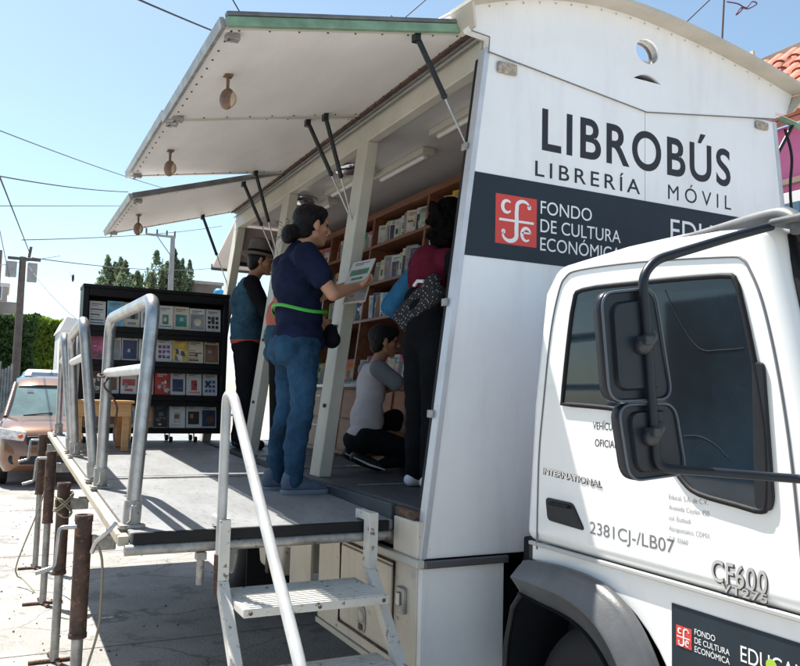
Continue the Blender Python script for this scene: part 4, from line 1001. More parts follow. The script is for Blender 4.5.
# a few books lying on others / magazines on the counter
for k, (x, cv) in enumerate(((-2.62, 'white'), (-2.34, 'pink'), (-2.9, 'sky-blue'))):
    book((x, yo(1.705, -.08), 1.706 + .012), (1, .1 * k, 0), (0, .95, .30), .18, .24, .01, cv, 'grey', f'{cv} magazine lying open-faced on the counter of the wooden bookcase', 'magazines on the counter', 1, 'magazine')

# ------------------------------------------------------------------ small wooden table on the platform
tx0, tx1, ty0, ty1 = -3.78, -3.28, -1.14, -.71; tz = 1.535
tb = thing('wooden_table', 'small light wooden table on the platform behind the handrails', 'table', ((tx0 + tx1) / 2, (ty0 + ty1) / 2, 1.17))
boxpart('tabletop', (tx0, ty0, tz - .02), (tx1, ty1, tz), 'wood_table', tb)
boxpart('apron', (tx1 - .04, ty0 + .02, tz - .12), (tx1 - .02, ty1 - .02, tz - .021), 'wood_table', tb)
boxpart('apron', (tx0 + .02, ty0 + .02, tz - .12), (tx0 + .04, ty1 - .02, tz - .021), 'wood_table', tb)
for x in (tx0 + .045, tx1 - .085):
    for y in (ty0 + .02, ty1 - .075):
        boxpart('leg', (x, y, deckz(x) + .002), (x + .04, y + .05, tz - .021), 'wood_table', tb)
boxpart('side_board', (tx0 + .05, ty1 - .019, deckz(-3.5) + .12), (tx1 - .09, ty1 - .004, tz - .021), 'wood_table', tb)

# ------------------------------------------------------------------ people
def fused(prims, name, mts, parent, voxel=.008, sm=3, disp=0., dscale=9., tint=None, post=None):
    t = MB()
    for p in prims:
        if p[0] == 'c': t.cap(*p[1:5])
        elif p[0] == 'e': t.ell(p[1], p[2], p[3] if len(p) > 3 else None)
    me = bpy.data.meshes.new('tmp'); me.from_pydata(t.v, [], t.f); o = bpy.data.objects.new('tmp', me); COL.objects.link(o)
    r = o.modifiers.new('r', 'REMESH'); r.mode = 'VOXEL'; r.voxel_size = voxel; r.use_smooth_shade = True
    s = o.modifiers.new('s', 'SMOOTH'); s.factor = .5; s.iterations = sm
    dg = _dg(); dg.update(); me2 = bpy.data.meshes.new_from_object(o.evaluated_get(dg)); bpy.data.objects.remove(o)
    org = parent.matrix_basis.translation
    if disp:
        nrm = [v.normal.copy() for v in me2.vertices]
        for v, n_ in zip(me2.vertices, nrm):
            q = V((v.co.x * dscale, v.co.y * dscale, v.co.z * dscale * 1.6)); f = noise.noise(q) + .5 * noise.noise(q * 2.1)
            ridge = 1 - abs(noise.noise(q * .8 + V((5, 5, 5)))) * 2
            v.co += n_ * disp * (f * .6 + ridge * .6)
    if post: post(me2)
    for v in me2.vertices: v.co -= org
    me2.name = name
    for mt in (mts if isinstance(mts, list) else [mts]): me2.materials.append(MATS[mt])
    if tint: 
        for pl in me2.polygons: pl.material_index = tint(pl.center + org)
    for pl in me2.polygons: pl.use_smooth = True
    ob = bpy.data.objects.new(name, me2); COL.objects.link(ob); ob.parent = parent
    return ob

def hand_prims(wr, d, nrm, s=1., curl=.6, side=1):
    """wrist, pointing direction, palm normal; five fingers of different length curled towards the palm"""
    d = V(d).normalized(); nrm = (V(nrm) - d * V(nrm).dot(d)).normalized(); sd = d.cross(nrm).normalized() * side; wr = V(wr)
    pr = [('c', wr, .024 * s, wr + d * .03 * s, .024 * s)]
    pr += [('c', wr + d * .02 * s + sd * k * s, .0135 * s, wr + d * .085 * s + sd * k * 1.15 * s, .0125 * s) for k in (-.024, -.008, .008, .024)]
    for k, L in zip((-.030, -.010, .010, .030), (.058, .072, .078, .068)):
        a = wr + d * .088 * s + sd * k * s; L *= s; c = curl
        b_ = a + (d * math.cos(c * .6) + nrm * math.sin(c * .6)) * L * .5; c_ = b_ + (d * math.cos(c * 1.5) + nrm * math.sin(c * 1.5)) * L * .3; e_ = c_ + (d * math.cos(c * 2.3) + nrm * math.sin(c * 2.3)) * L * .24
        pr += [('c', a, .0095 * s, b_, .0088 * s), ('c', b_, .0088 * s, c_, .008 * s), ('c', c_, .008 * s, e_, .007 * s)]
    a = wr + d * .02 * s + sd * .026 * s; b_ = a + (d * .6 + sd * .6 + nrm * .35).normalized() * .04 * s; c_ = b_ + (d * .85 + sd * .1 + nrm * .5).normalized() * .034 * s
    pr += [('c', a, .014 * s, b_, .011 * s), ('c', b_, .011 * s, c_, .0085 * s)]
    return pr

class Person:
    def __init__(s, label, base, heading, tilt=0.):
        s.base = V(base); s.M = Matrix.Rotation(heading, 3, 'Z'); s.root = thing('person', label, 'person', base)
    def w(s, p): return s.base + s.M @ V(p)
    def d(s, p): return s.M @ V(p)
    def T(s, prims):
        out = []
        for p in prims:
            if p[0] == 'c': out.append(('c', s.w(p[1]), p[2], s.w(p[3]), p[4]))
            else: out.append(('e', s.w(p[1]), p[2], (s.M @ p[3]) if len(p) > 3 and p[3] else s.M))
        return out
    def part(s, prims, name, mts, **k): return fused(s.T(prims), name, mts, s.root, **k)
    def head(s, c, yawh=0., pitch=0., sc=1.):
        """head prims: y forward. returns prims and a transform"""
        Mh = Matrix.Rotation(yawh, 3, 'Z') @ Matrix.Rotation(pitch, 3, 'X'); c = V(c)
        s.hM = Mh; s.hc = c; s.hs = sc
        E_ = lambda p, r, rt=None: ('e', c + Mh @ (V(p) * sc), tuple(q * sc for q in r), Mh @ rt if rt else Mh)
        C_ = lambda a, ra, b, rb: ('c', c + Mh @ (V(a) * sc), ra * sc, c + Mh @ (V(b) * sc), rb * sc)
        pr = [E_((0, -.012, .028), (.074, .093, .088)), E_((0, .022, -.01), (.064, .070, .085)), E_((0, .040, -.055), (.046, .048, .055)), E_((0, .066, -.088), (.024, .022, .022)),
              C_((-.052, .012, -.058), .016, (-.018, .066, -.09), .016), C_((.052, .012, -.058), .016, (.018, .066, -.09), .016),
              C_((0, .086, .022), .009, (0, .112, -.018), .0125), E_((0, .108, -.026), (.016, .012, .009)),
              C_((-.032, .080, .036), .011, (.032, .080, .036), .011), E_((-.040, .056, -.016), (.022, .022, .022)), E_((.040, .056, -.016), (.022, .022, .022)),
              C_((-.016, .088, -.052), .0075, (.016, .088, -.052), .0075), C_((-.013, .086, -.063), .0085, (.013, .086, -.063), .0085)]
        for q in (-1, 1):
            pr += [E_((q * .076, -.006, -.008), (.008, .020, .031), Matrix.Rotation(q * -.25, 3, 'Z')), E_((q * .078, -.004, .012), (.010, .016, .014)), E_((q * .075, .002, -.034), (.009, .009, .011))]
        return pr
    def face_details(s):
        c, Mh, sc = s.hc, s.hM, s.hs
        for q in (-1, 1):
            e = MB().ell(s.w(c + Mh @ (V((q * .030, .0795, .012)) * sc)), .0095 * sc, n=8); e.build('eye', 'eye', s.root)
            pts = [s.w(c + Mh @ (V((q * x, y, z)) * sc)) for x, y, z in ((.012, .092, .034), (.028, .090, .040), (.046, .078, .035))]
            MB().tube(pts, [.003, .004, .002], 6).build('eyebrow', 'hair', s.root)
        MB().ell(s.w(c + Mh @ (V((0, .0925, -.057)) * sc)), (.022 * sc, .008 * sc, .008 * sc), s.M @ Mh, n=8).build('lips', 'lip', s.root)

# ---- woman with magazines, facing the shelves
wm = Person('woman in navy T-shirt and jeans, dark bun, holding magazines on the platform', (-1.17, -.165, 1.077), 0)
hd_ = wm.head((.0, .055, 1.485), .10, -.05, .98)
shR, elR, wrR = (.175, -.035, 1.275), (.235, .10, 1.075), (.135, .285, 1.145)
shL, elL, wrL = (-.175, -.03, 1.275), (-.235, .10, 1.07), (-.06, .29, 1.17)
body = hd_ + [('c', (0, -.03, 1.28), .058, (0, .03, 1.41), .052), ('c', (-.12, -.035, 1.265), .045, (.12, -.035, 1.265), .045), ('e', (0, -.03, 1.13), (.125, .085, .15)), ('e', (0, -.0, .97), (.115, .09, .13)), ('e', (0, -.02, .82), (.12, .095, .10)),
    ('c', shR, .046, elR, .037), ('c', elR, .038, wrR, .024), ('c', shL, .046, elL, .037), ('c', elL, .038, wrL, .024),
    ('c', (.085, -.01, .80), .065, (.09, .0, .46), .045), ('c', (.09, .0, .46), .045, (.085, -.03, .08), .033), ('c', (-.085, -.01, .80), .065, (-.09, -.02, .46), .045), ('c', (-.09, -.02, .46), .045, (-.085, -.07, .08), .035),
    ('c', (.085, -.03, .05), .032, (.085, .10, .03), .025), ('c', (-.085, -.07, .05), .032, (-.085, .06, .03), .025)]
body += hand_prims(wrR, (-.35, .9, .25), (-.3, -.1, .95), .95, .9, 1) + hand_prims(wrL, (.2, .9, .2), (.3, 0, .95), .95, .9, -1)
wm.part(body, 'body', 'skin', voxel=.006, sm=2)
wm.face_details()
hair = [('e', wm.hc + wm.hM @ V((0, -.022, .034)), (.081, .096, .092), wm.hM), ('e', wm.hc + wm.hM @ V((0, -.058, -.015)), (.066, .055, .07), wm.hM), ('e', wm.hc + wm.hM @ V((0, .028, .075)), (.066, .058, .045), wm.hM)]
hair += [('c', wm.hc + wm.hM @ V((q * .068, .03, .062)), .014, wm.hc + wm.hM @ V((q * .078, -.03, .03)), .018) for q in (-1, 1)]
hair += [('e', (.0, -.065, 1.43), (.048, .044, .050)), ('e', (.010, -.088, 1.415), (.044, .038, .048)), ('e', (-.01, -.075, 1.44), (.042, .038, .04)), ('e', wm.hc + wm.hM @ V((0, -.05, -.05)), (.058, .05, .05), wm.hM)]
wm.part(hair, 'hair', 'hair', voxel=.005, sm=2, disp=.003, dscale=55)
shirt = [('c', (-.125, -.03, 1.27), .062, (.125, -.03, 1.27), .062), ('c', (0, -.045, 1.285), .066, (0, -.01, 1.34), .058), ('e', (0, -.035, 1.16), (.165, .122, .16)), ('e', (0, .02, 1.12), (.135, .10, .09)), ('e', (0, -.005, .98), (.146, .126, .17)), ('e', (0, -.005, .86), (.160, .138, .11)), ('e', (0, .06, .83), (.11, .085, .09)),
         ('c', shR, .074, V(shR).lerp(V(elR), .52), .064), ('c', shL, .074, V(shL).lerp(V(elL), .52), .064)]
wm.part(shirt, 'shirt', 'navy', voxel=.007, sm=3, disp=.012, dscale=8)
trs = [('e', (0, -.02, .80), (.160, .138, .11)), ('e', (.065, -.075, .78), (.082, .078, .10)), ('e', (-.065, -.075, .78), (.082, .078, .10)),
       ('c', (.085, -.005, .76), .090, (.092, .0, .46), .062), ('c', (.092, .0, .46), .064, (.090, -.035, .24), .058), ('c', (.09, -.035, .24), .057, (.090, -.035, .075), .046), ('c', (-.085, -.01, .76), .090, (-.092, -.02, .46), .062), ('c', (-.092, -.02, .46), .064, (-.09, -.065, .24), .058), ('c', (-.09, -.065, .24), .057, (-.09, -.07, .075), .046)]
wm.part(trs, 'jeans', 'jeans', voxel=.007, sm=2, disp=.010, dscale=11)
for q, y in ((1, -.03), (-1, -.08)):
    sh_ = wm.part([('c', (q * .088, y - .035, .045), .036, (q * .089, y + .05, .045), .038), ('c', (q * .089, y + .05, .045), .036, (q * .092, y + .125, .034), .034), ('c', (q * .092, y + .125, .032), .034, (q * .093, y + .165, .027), .026), ('c', (q * .088, y - .04, .06), .034, (q * .088, y - .03, .095), .035), ('c', (q * .088, y + .02, .08), .026, (q * .089, y + .06, .068), .022)], 'shoe', 'shoe_grey', voxel=.005, sm=1)
    wm.part([('c', (q * .088, y - .040, .012), .038, (q * .09, y + .06, .012), .036), ('c', (q * .09, y + .06, .012), .038, (q * .093, y + .165, .012), .031)], 'sole', 'shoe_sole', voxel=.005, sm=1, post=lambda me: [setattr(v, 'co', V((v.co.x, v.co.y, min(v.co.z, wm.base.z + .024)))) for v in me.vertices])
    b = MB()
    for k in range(4):
        yy = y + .045 + .022 * k; zz = .086 - .010 * k; b.tube([wm.w((q * .09 - .022, yy, zz - .010)), wm.w((q * .09, yy + .004, zz + .006)), wm.w((q * .09 + .022, yy, zz - .010))], .0035, 6)
    b.build('shoelace', 'shoe_sole', wm.root)
# stray strands at the nape and around the bun
b = MB(); rs = random.Random(5)
for k in range(34):
    a = rs.uniform(0, 6.28); p0 = V((rs.uniform(-.05, .05), -.075 + rs.uniform(-.03, .03), 1.43 + rs.uniform(-.03, .05))); d0 = V((rs.uniform(-.6, .6), rs.uniform(-1, -.2), rs.uniform(-.8, .6))).normalized()
    b.tube([wm.w(p0 + d0 * .03), wm.w(p0 + d0 * .055 + V((0, 0, .004))), wm.w(p0 + d0 * .07 + V((rs.uniform(-.01, .01), 0, -.008)))], [.0012, .001, .0006], 4, cap=False)
b.build('loose_hair', 'hair', wm.root)
MB().tube([wm.w((.047 * math.cos(t), -.052 + .0 * t, 1.435 + .045 * math.sin(t))) for t in [i * math.pi / 10 for i in range(20)]], .006, 6, close=True).build('hair_tie', 'black_cloth', wm.root)
# waist bag with green strap
b = MB(); pts = []
for i in range(36):
    t = 2 * math.pi * i / 36; pts.append(wm.w((.166 * math.cos(t), -.003 + .148 * math.sin(t), .985 - .012 * math.sin(t) + .018 * math.cos(t) - .02 * math.cos(2 * t))))
n = len(pts); b.add([p + V((0, 0, .009)) for p in pts] + [p - V((0, 0, .009)) for p in pts], [(i, (i + 1) % n, n + (i + 1) % n, n + i) for i in range(n)], True)
so_ = b.build('strap', 'green_strap', wm.root); sm_ = so_.modifiers.new('s', 'SOLIDIFY'); sm_.thickness = .006; sm_.offset = 1
wm.part([('e', (.03, .175, .875), (.075, .035, .06)), ('e', (.03, .185, .845), (.07, .045, .05))], 'waist_bag', 'black_cloth', voxel=.007, sm=3)
# magazines in her hands (top-level things)
mg = wm.w((.06, .335, 1.20))
def flat_mag(c, R, U, w, h, cover, pic, label, style=1, name='magazine', t=.008):
    o = book(V(c) - V(R).normalized() * w / 2 - V(U).normalized() * h / 2, R, U, w, h, t, cover, pic, label, None, style, name); o['category'] = 'magazine'; return o
flat_mag(P(360, 271, 0, -1.14), (.75, .62, .14), (-.30, .38, .66), .145, .175, 'white', 'green', 'white magazine with green picture held in the woman\'s hands', 2)
flat_mag(P(357, 290, 0, -1.13), (.7, .66, .1), (-.2, .25, .66), .14, .17, 'cream', 'grey', 'cream booklet under the white magazine in the woman\'s hands', 1)

# ---- man with hat and denim waistcoat
mn = Person('man in grey felt hat and denim waistcoat, back turned, beside the black bookcase', (-3.42, .17, 1.165), -.15)
h2 = mn.head((.03, .10, 1.55), -.25, -.22, .98)
sR, eR, wR = (.18, .0, 1.34), (.24, .12, 1.10), (.15, .33, 1.18)
sL, eL, wL = (-.18, .0, 1.34), (-.22, .08, 1.08), (-.10, .30, 1.12)
mn.part(h2 + [('c', (0, .0, 1.34), .055, (.02, .07, 1.47), .052), ('c', (-.13, 0, 1.33), .055, (.13, 0, 1.33), .055), ('e', (0, 0, 1.18), (.14, .10, .17)), ('e', (0, 0, .95), (.14, .11, .14)), ('c', sR, .05, eR, .04), ('c', eR, .04, wR, .026), ('c', sL, .05, eL, .04), ('c', eL, .04, wL, .026),
    ('c', (.09, 0, .86), .08, (.09, .02, .48), .05), ('c', (.09, .02, .48), .05, (.09, -.02, .08), .035), ('c', (-.09, 0, .86), .08, (-.10, .02, .48), .05), ('c', (-.10, .02, .48), .05, (-.10, -.02, .08), .035)] + hand_prims(wR, (0, 1, .1), (-1, 0, .2), 1., .7) + hand_prims(wL, (0, 1, .1), (1, 0, .2), 1., .7, -1), 'body', 'skin_dark', voxel=.007, sm=2)
mn.face_details()
mn.part([('e', (.028, .075, 1.575), (.082, .098, .075)), ('e', (.02, .03, 1.53), (.07, .05, .07))], 'hair', 'hair', voxel=.008, sm=2)
mn.part([('c', (-.14, -.01, 1.335), .07, (.14, -.01, 1.335), .07), ('e', (0, -.01, 1.19), (.185, .135, .18)), ('e', (0, 0, 1.0), (.18, .135, .18)), ('e', (0, 0, .90), (.175, .135, .06))], 'denim_waistcoat', 'jeans_vest', voxel=.009, sm=4, disp=.008)
mn.part([('e', (0, .0, .875), (.172, .132, .065))], 'shirt_hem', 'red_cloth', voxel=.008, sm=2, disp=.004)
for sA, eA, wA in ((sR, eR, wR), (sL, eL, wL)): mn.part([('c', sA, .068, eA, .058), ('c', eA, .056, V(eA).lerp(V(wA), .8), .042)], 'sleeve', 'black_cloth', voxel=.009, sm=3, disp=.005)
mn.part([('e', (0, 0, .84), (.165, .125, .10)), ('c', (.088, 0, .82), .098, (.092, .02, .48), .075), ('c', (.092, .02, .48), .075, (.092, -.02, .08), .062), ('c', (-.088, 0, .82), .098, (-.10, .02, .48), .075), ('c', (-.10, .02, .48), .075, (-.10, -.02, .08), .062)], 'trousers', 'black_cloth', voxel=.009, sm=4, disp=.007)
for q in (1, -1): mn.part([('c', (q * .095, -.04, .045), .04, (q * .095, .13, .035), .04)], 'shoe', 'black_plastic', voxel=.008)
hc = mn.w((.03, .075, 1.595)); rt = mn.M @ Matrix.Rotation(-.12, 3, 'X')
b = MB(); ax = rt @ V((0, 0, 1)); b.lathe(hc, ax, [(-.004, .0), (-.010, .150), (-.002, .158), (.006, .150), (.010, .103), (.03, .102), (.11, .094), (.138, .082), (.140, .060), (.124, .030), (.120, .001)], 36)
ht = b.build('felt_hat', 'felt', mn.root); MB().lathe(hc, ax, [(.012, .1045), (.036, .1035)], 36).build('hat_band', 'black_cloth', ht)

# ---- boy kneeling by the drawers
by = Person('boy in grey T-shirt with dark sleeves kneeling on the truck floor by the drawers', (-1.56, .47, 1.145), -.12)
h3 = by.head((.0, .075, .815), -.15, -.08, .86)
sR, eR, wR = (.125, .0, .635), (.155, .14, .53), (.10, .30, .60); sL, eL, wL = (-.125, .0, .635), (-.15, .15, .52), (-.08, .30, .58)
by.part(h3 + [('c', (0, -.0, .63), .045, (0, .055, .73), .042), ('c', (-.08, 0, .62), .036, (.08, 0, .62), .036), ('e', (0, -.01, .5), (.085, .058, .13)), ('e', (0, -.03, .28), (.09, .075, .10)), ('c', sR, .036, eR, .031), ('c', eR, .031, wR, .022), ('c', sL, .036, eL, .031), ('c', eL, .031, wL, .022),
    ('c', (.07, -.05, .22), .065, (.10, .25, .14), .05), ('c', (.10, .25, .10), .045, (.09, -.04, .06), .032), ('c', (-.07, -.05, .22), .065, (-.10, .22, .20), .05), ('c', (-.10, .22, .16), .045, (-.09, .02, .07), .032)] + hand_prims(wR, (-.1, 1, .3), (-.6, 0, .7), .8, .6) + hand_prims(wL, (.1, 1, .3), (.6, 0, .7), .8, .6, -1), 'body', 'skin_dark', voxel=.006, sm=2)
by.face_details()
by.part([('e', by.hc + by.hM @ V((0, -.02, .035)), (.074, .088, .082), by.hM), ('e', by.hc + by.hM @ V((0, -.045, -.02)), (.060, .045, .06), by.hM), ('e', by.hc + by.hM @ V((0, .03, .066)), (.062, .056, .042), by.hM)], 'hair', 'hair', voxel=.006, sm=2, disp=.005, dscale=45)
by.part([('c', (-.085, .0, .625), .048, (.085, .0, .625), .048), ('e', (0, -.01, .50), (.118, .088, .17)), ('e', (0, -.03, .33), (.122, .102, .17)), ('e', (0, -.045, .22), (.128, .115, .08))], 'shirt', 'tee_grey', voxel=.007, sm=4, disp=.009, dscale=9)
for sA, eA in ((sR, eR), (sL, eL)): by.part([('c', sA, .058, V(sA).lerp(V(eA), .75), .054)], 'sleeve', 'tee_sleeve', voxel=.007, sm=3, disp=.004)
by.part([('e', (0, -.06, .19), (.125, .115, .09)), ('c', (.07, -.05, .20), .082, (.11, .25, .13), .066), ('c', (.11, .25, .10), .052, (.09, .0, .05), .038), ('c', (-.07, -.05, .22), .072, (-.12, .20, .33), .058), ('c', (-.12, .20, .32), .055, (-.10, .14, .08), .040)], 'trousers', 'black_cloth', voxel=.007, sm=3, disp=.006)
for q, z in ((1, .05), (-1, .06)):
    s_ = by.part([('c', (q * .09 + .01, -.10, z + .03), .036, (q * .09 + .015, .02, z - .010), .036), ('c', (q * .09 + .01, -.13, z + .045), .034, (q * .09 + .01, -.10, z + .03), .036)], 'shoe', 'black_plastic', voxel=.006)
    q0 = by.w((q * .09 + .046, -.15, z + .045)); q1 = by.w((q * .09 + .053, -.05, z + .0)); q2 = by.w((q * .09 + .050, .05, z - .03))
    MB().tube([q0, q1, q2], [.003, .007, .004], 6).build('shoe_stripe', 'shoe_white', by.root)
# ---- adult by the front wall: curly hair, maroon shoulders, patterned wrap
mt = mat('pattern_bw', (.02, .02, .022), .85)
nn_ = mt.node_tree; bs = nn_.nodes['Principled BSDF']; tc = nn_.nodes.new('ShaderNodeTexCoord'); mp = nn_.nodes.new('ShaderNodeMapping'); mp.inputs['Scale'].default_value = (1, 1.5, 1); mp.inputs['Rotation'].default_value = (.7, .2, .3)
vo = nn_.nodes.new('ShaderNodeTexVoronoi'); vo.inputs['Scale'].default_value = 62; vo.inputs['Randomness'].default_value = .35; cr = nn_.nodes.new('ShaderNodeValToRGB')
cr.color_ramp.interpolation = 'CONSTANT'; cr.color_ramp.elements[0].color = (.38, .38, .38, 1); cr.color_ramp.elements[1].position = .24; cr.color_ramp.elements[1].color = (.015, .015, .018, 1)
nn_.links.new(tc.outputs['Object'], mp.inputs[0]); nn_.links.new(mp.outputs[0], vo.inputs['Vector']); nn_.links.new(vo.outputs['Distance'], cr.inputs[0]); nn_.links.new(cr.outputs[0], bs.inputs['Base Color'])
gb = Person('person with curly black hair, maroon top and patterned wrap beside the front wall', (-.72, .40, 1.134), .12)
h5 = gb.head((.05, .145, 1.42), .35, -.1, .98)
sL, eL, wL = (-.15, .04, 1.20), (-.235, -.08, .98), (-.20, .12, .86); sR, eR, wR = (.17, .04, 1.2), (.2, .10, .95), (.12, .27, .90)
gb.part(h5 + [('c', (0.01, .04, 1.22), .052, (.04, .11, 1.34), .048), ('e', (0, .02, 1.08), (.11, .08, .15)), ('e', (0, 0, .86), (.11, .085, .14)), ('c', sL, .045, eL, .038), ('c', eL, .038, wL, .025), ('c', sR, .045, eR, .038), ('c', eR, .038, wR, .025),
    ('c', (.075, 0, .78), .072, (.07, 0, .08), .034), ('c', (-.075, 0, .78), .072, (-.07, 0, .08), .034)] + hand_prims(wL, (.1, .9, -.2), (1, 0, 0), .9, .8, -1) + hand_prims(wR, (-.2, 1, .1), (-1, 0, 0), .9, .8), 'body', 'skin_dark', voxel=.007, sm=2)
gb.face_details()
hr = [('e', (.045, .11, 1.475), (.092, .10, .10)), ('e', (.045, .08, 1.40), (.095, .082, .105)), ('e', (.04, .06, 1.33), (.075, .06, .07))]
for k in range(60):
    a = random.uniform(0, 6.28); z = random.uniform(-.14, .12); r_ = .094 * math.sqrt(max(.1, 1 - (z / .19) ** 2)); y = math.sin(a) * r_
    if y > .06: continue
    hr.append(('e', (.04 + math.cos(a) * r_, y + .08, 1.41 + z), (random.uniform(.012, .024),) * 3))
gb.part(hr, 'hair', 'hair_curly', voxel=.007, sm=1, disp=.006, dscale=60)
gb.part([('c', (-.12, .02, 1.205), .060, (.13, .03, 1.205), .064), ('e', (-.0, .0, 1.13), (.135, .100, .13)), ('e', (.0, .0, 1.22), (.10, .085, .08))], 'maroon_top', 'maroon', voxel=.007, sm=3, disp=.006)
gb.part([('e', (.0, -.005, .98), (.145, .115, .12)), ('e', (0, .0, .86), (.140, .112, .10)), ('c', sR, .060, eR, .052), ('c', eR, .05, V(eR).lerp(V(wR), .85), .038)], 'jacket', 'black_cloth', voxel=.008, sm=3, disp=.008)
gb.part([('c', (.14, -.065, 1.08), .040, (-.11, -.095, .91), .042), ('c', (.15, -.05, 1.02), .045, (-.07, -.085, .87), .042)], 'patterned_wrap', 'pattern_bw', voxel=.006, sm=3, disp=.006)
MB().tube([gb.w((.03, -.112, 1.065)), gb.w((.07, -.118, 1.085)), gb.w((.11, -.105, 1.08))], .010, 6).build('collar', 'shoe_white', gb.root)
gb.part([('c', (sL[0] + .02, sL[1] - .01, sL[2] - .02), .060, eL, .056), ('c', eL, .056, V(eL).lerp(V(wL), .8), .038)], 'blue_sleeve', 'blue_cloth', voxel=.008, sm=3, disp=.009)
gb.part([('e', (0, 0, .79), (.145, .115, .10)), ('c', (.078, 0, .78), .086, (.075, 0, .42), .066), ('c', (.075, 0, .42), .066, (.07, -.01, .08), .052), ('c', (-.078, 0, .78), .086, (-.075, 0, .42), .066), ('c', (-.075, 0, .42), .066, (-.07, -.01, .08), .052)], 'trousers', 'black_cloth', voxel=.008, sm=3, disp=.008)
for q in (1, -1): gb.part([('c', (q * .072, -.04, .036), .034, (q * .072, .10, .03), .034)], 'shoe', 'shoe_white', voxel=.007)
cu = gb.w((-.195, .20, .865)); tag(MB().lathe(cu, (0, 0, 1), [(-.045, .001), (-.045, .026), (.045, .034), (.045, .030), (-.03, .022), (-.03, .001)], 20).build('paper_cup', 'cup'), 'small white cup held by the person in the patterned wrap', 'cup')
# ---- person in salmon shirt partly hidden behind the woman
sp = Person('person in salmon shirt and blue waistcoat mostly hidden behind the woman and a pillar', (-2.35, .12, 1.12), -.3)
h6 = sp.head((0, .03, 1.36), -.3, 0, .95)
sp.part(h6 + [('c', (0, 0, 1.18), .05, (0, .01, 1.29), .048), ('e', (0, 0, 1.03), (.12, .09, .15)), ('e', (0, 0, .85), (.12, .10, .13)), ('c', (-.15, 0, 1.16), .04, (-.19, .08, .93), .035), ('c', (-.19, .08, .93), .035, (-.14, .25, .98), .023), ('c', (.15, 0, 1.16), .04, (.19, .08, .93), .035), ('c', (.19, .08, .93), .035, (.14, .25, .98), .023),
    ('c', (.075, 0, .75), .07, (.075, 0, .08), .032), ('c', (-.075, 0, .75), .07, (-.075, 0, .08), .032)] + hand_prims((-.14, .25, .98), (.1, 1, .1), (1, 0, 0), .9, .7, -1) + hand_prims((.14, .25, .98), (-.1, 1, .1), (-1, 0, 0), .9, .7), 'body', 'skin_dark', voxel=.008, sm=2)
sp.face_details()
sp.part([('e', (0, .005, 1.395), (.082, .095, .085)), ('e', (0, -.03, 1.34), (.075, .06, .08))], 'hair', 'hair', voxel=.008, sm=2, disp=.004)
sp.part([('c', (-.11, 0, 1.16), .06, (.11, 0, 1.16), .06), ('e', (0, 0, 1.02), (.15, .115, .16)), ('c', (-.15, 0, 1.16), .056, (-.19, .08, .93), .05), ('c', (.15, 0, 1.16), .056, (.19, .08, .93), .05)], 'shirt', 'salmon', voxel=.009, sm=3, disp=.006)
sp.part([('e', (0, 0, .90), (.158, .125, .14)), ('e', (0, 0, .78), (.15, .12, .10))], 'denim_jacket', 'jeans_vest', voxel=.009, sm=3, disp=.006)
sp.part([('c', (.08, 0, .74), .085, (.08, 0, .40), .066), ('c', (.08, 0, .40), .066, (.08, 0, .07), .052), ('c', (-.08, 0, .74), .085, (-.08, 0, .40), .066), ('c', (-.08, 0, .40), .066, (-.08, 0, .07), .052)], 'trousers', 'black_cloth', voxel=.009, sm=3)
for q in (1, -1): sp.part([('c', (q * .08, -.04, .04), .035, (q * .08, .11, .032), .035)], 'shoe', 'black_plastic', voxel=.008)

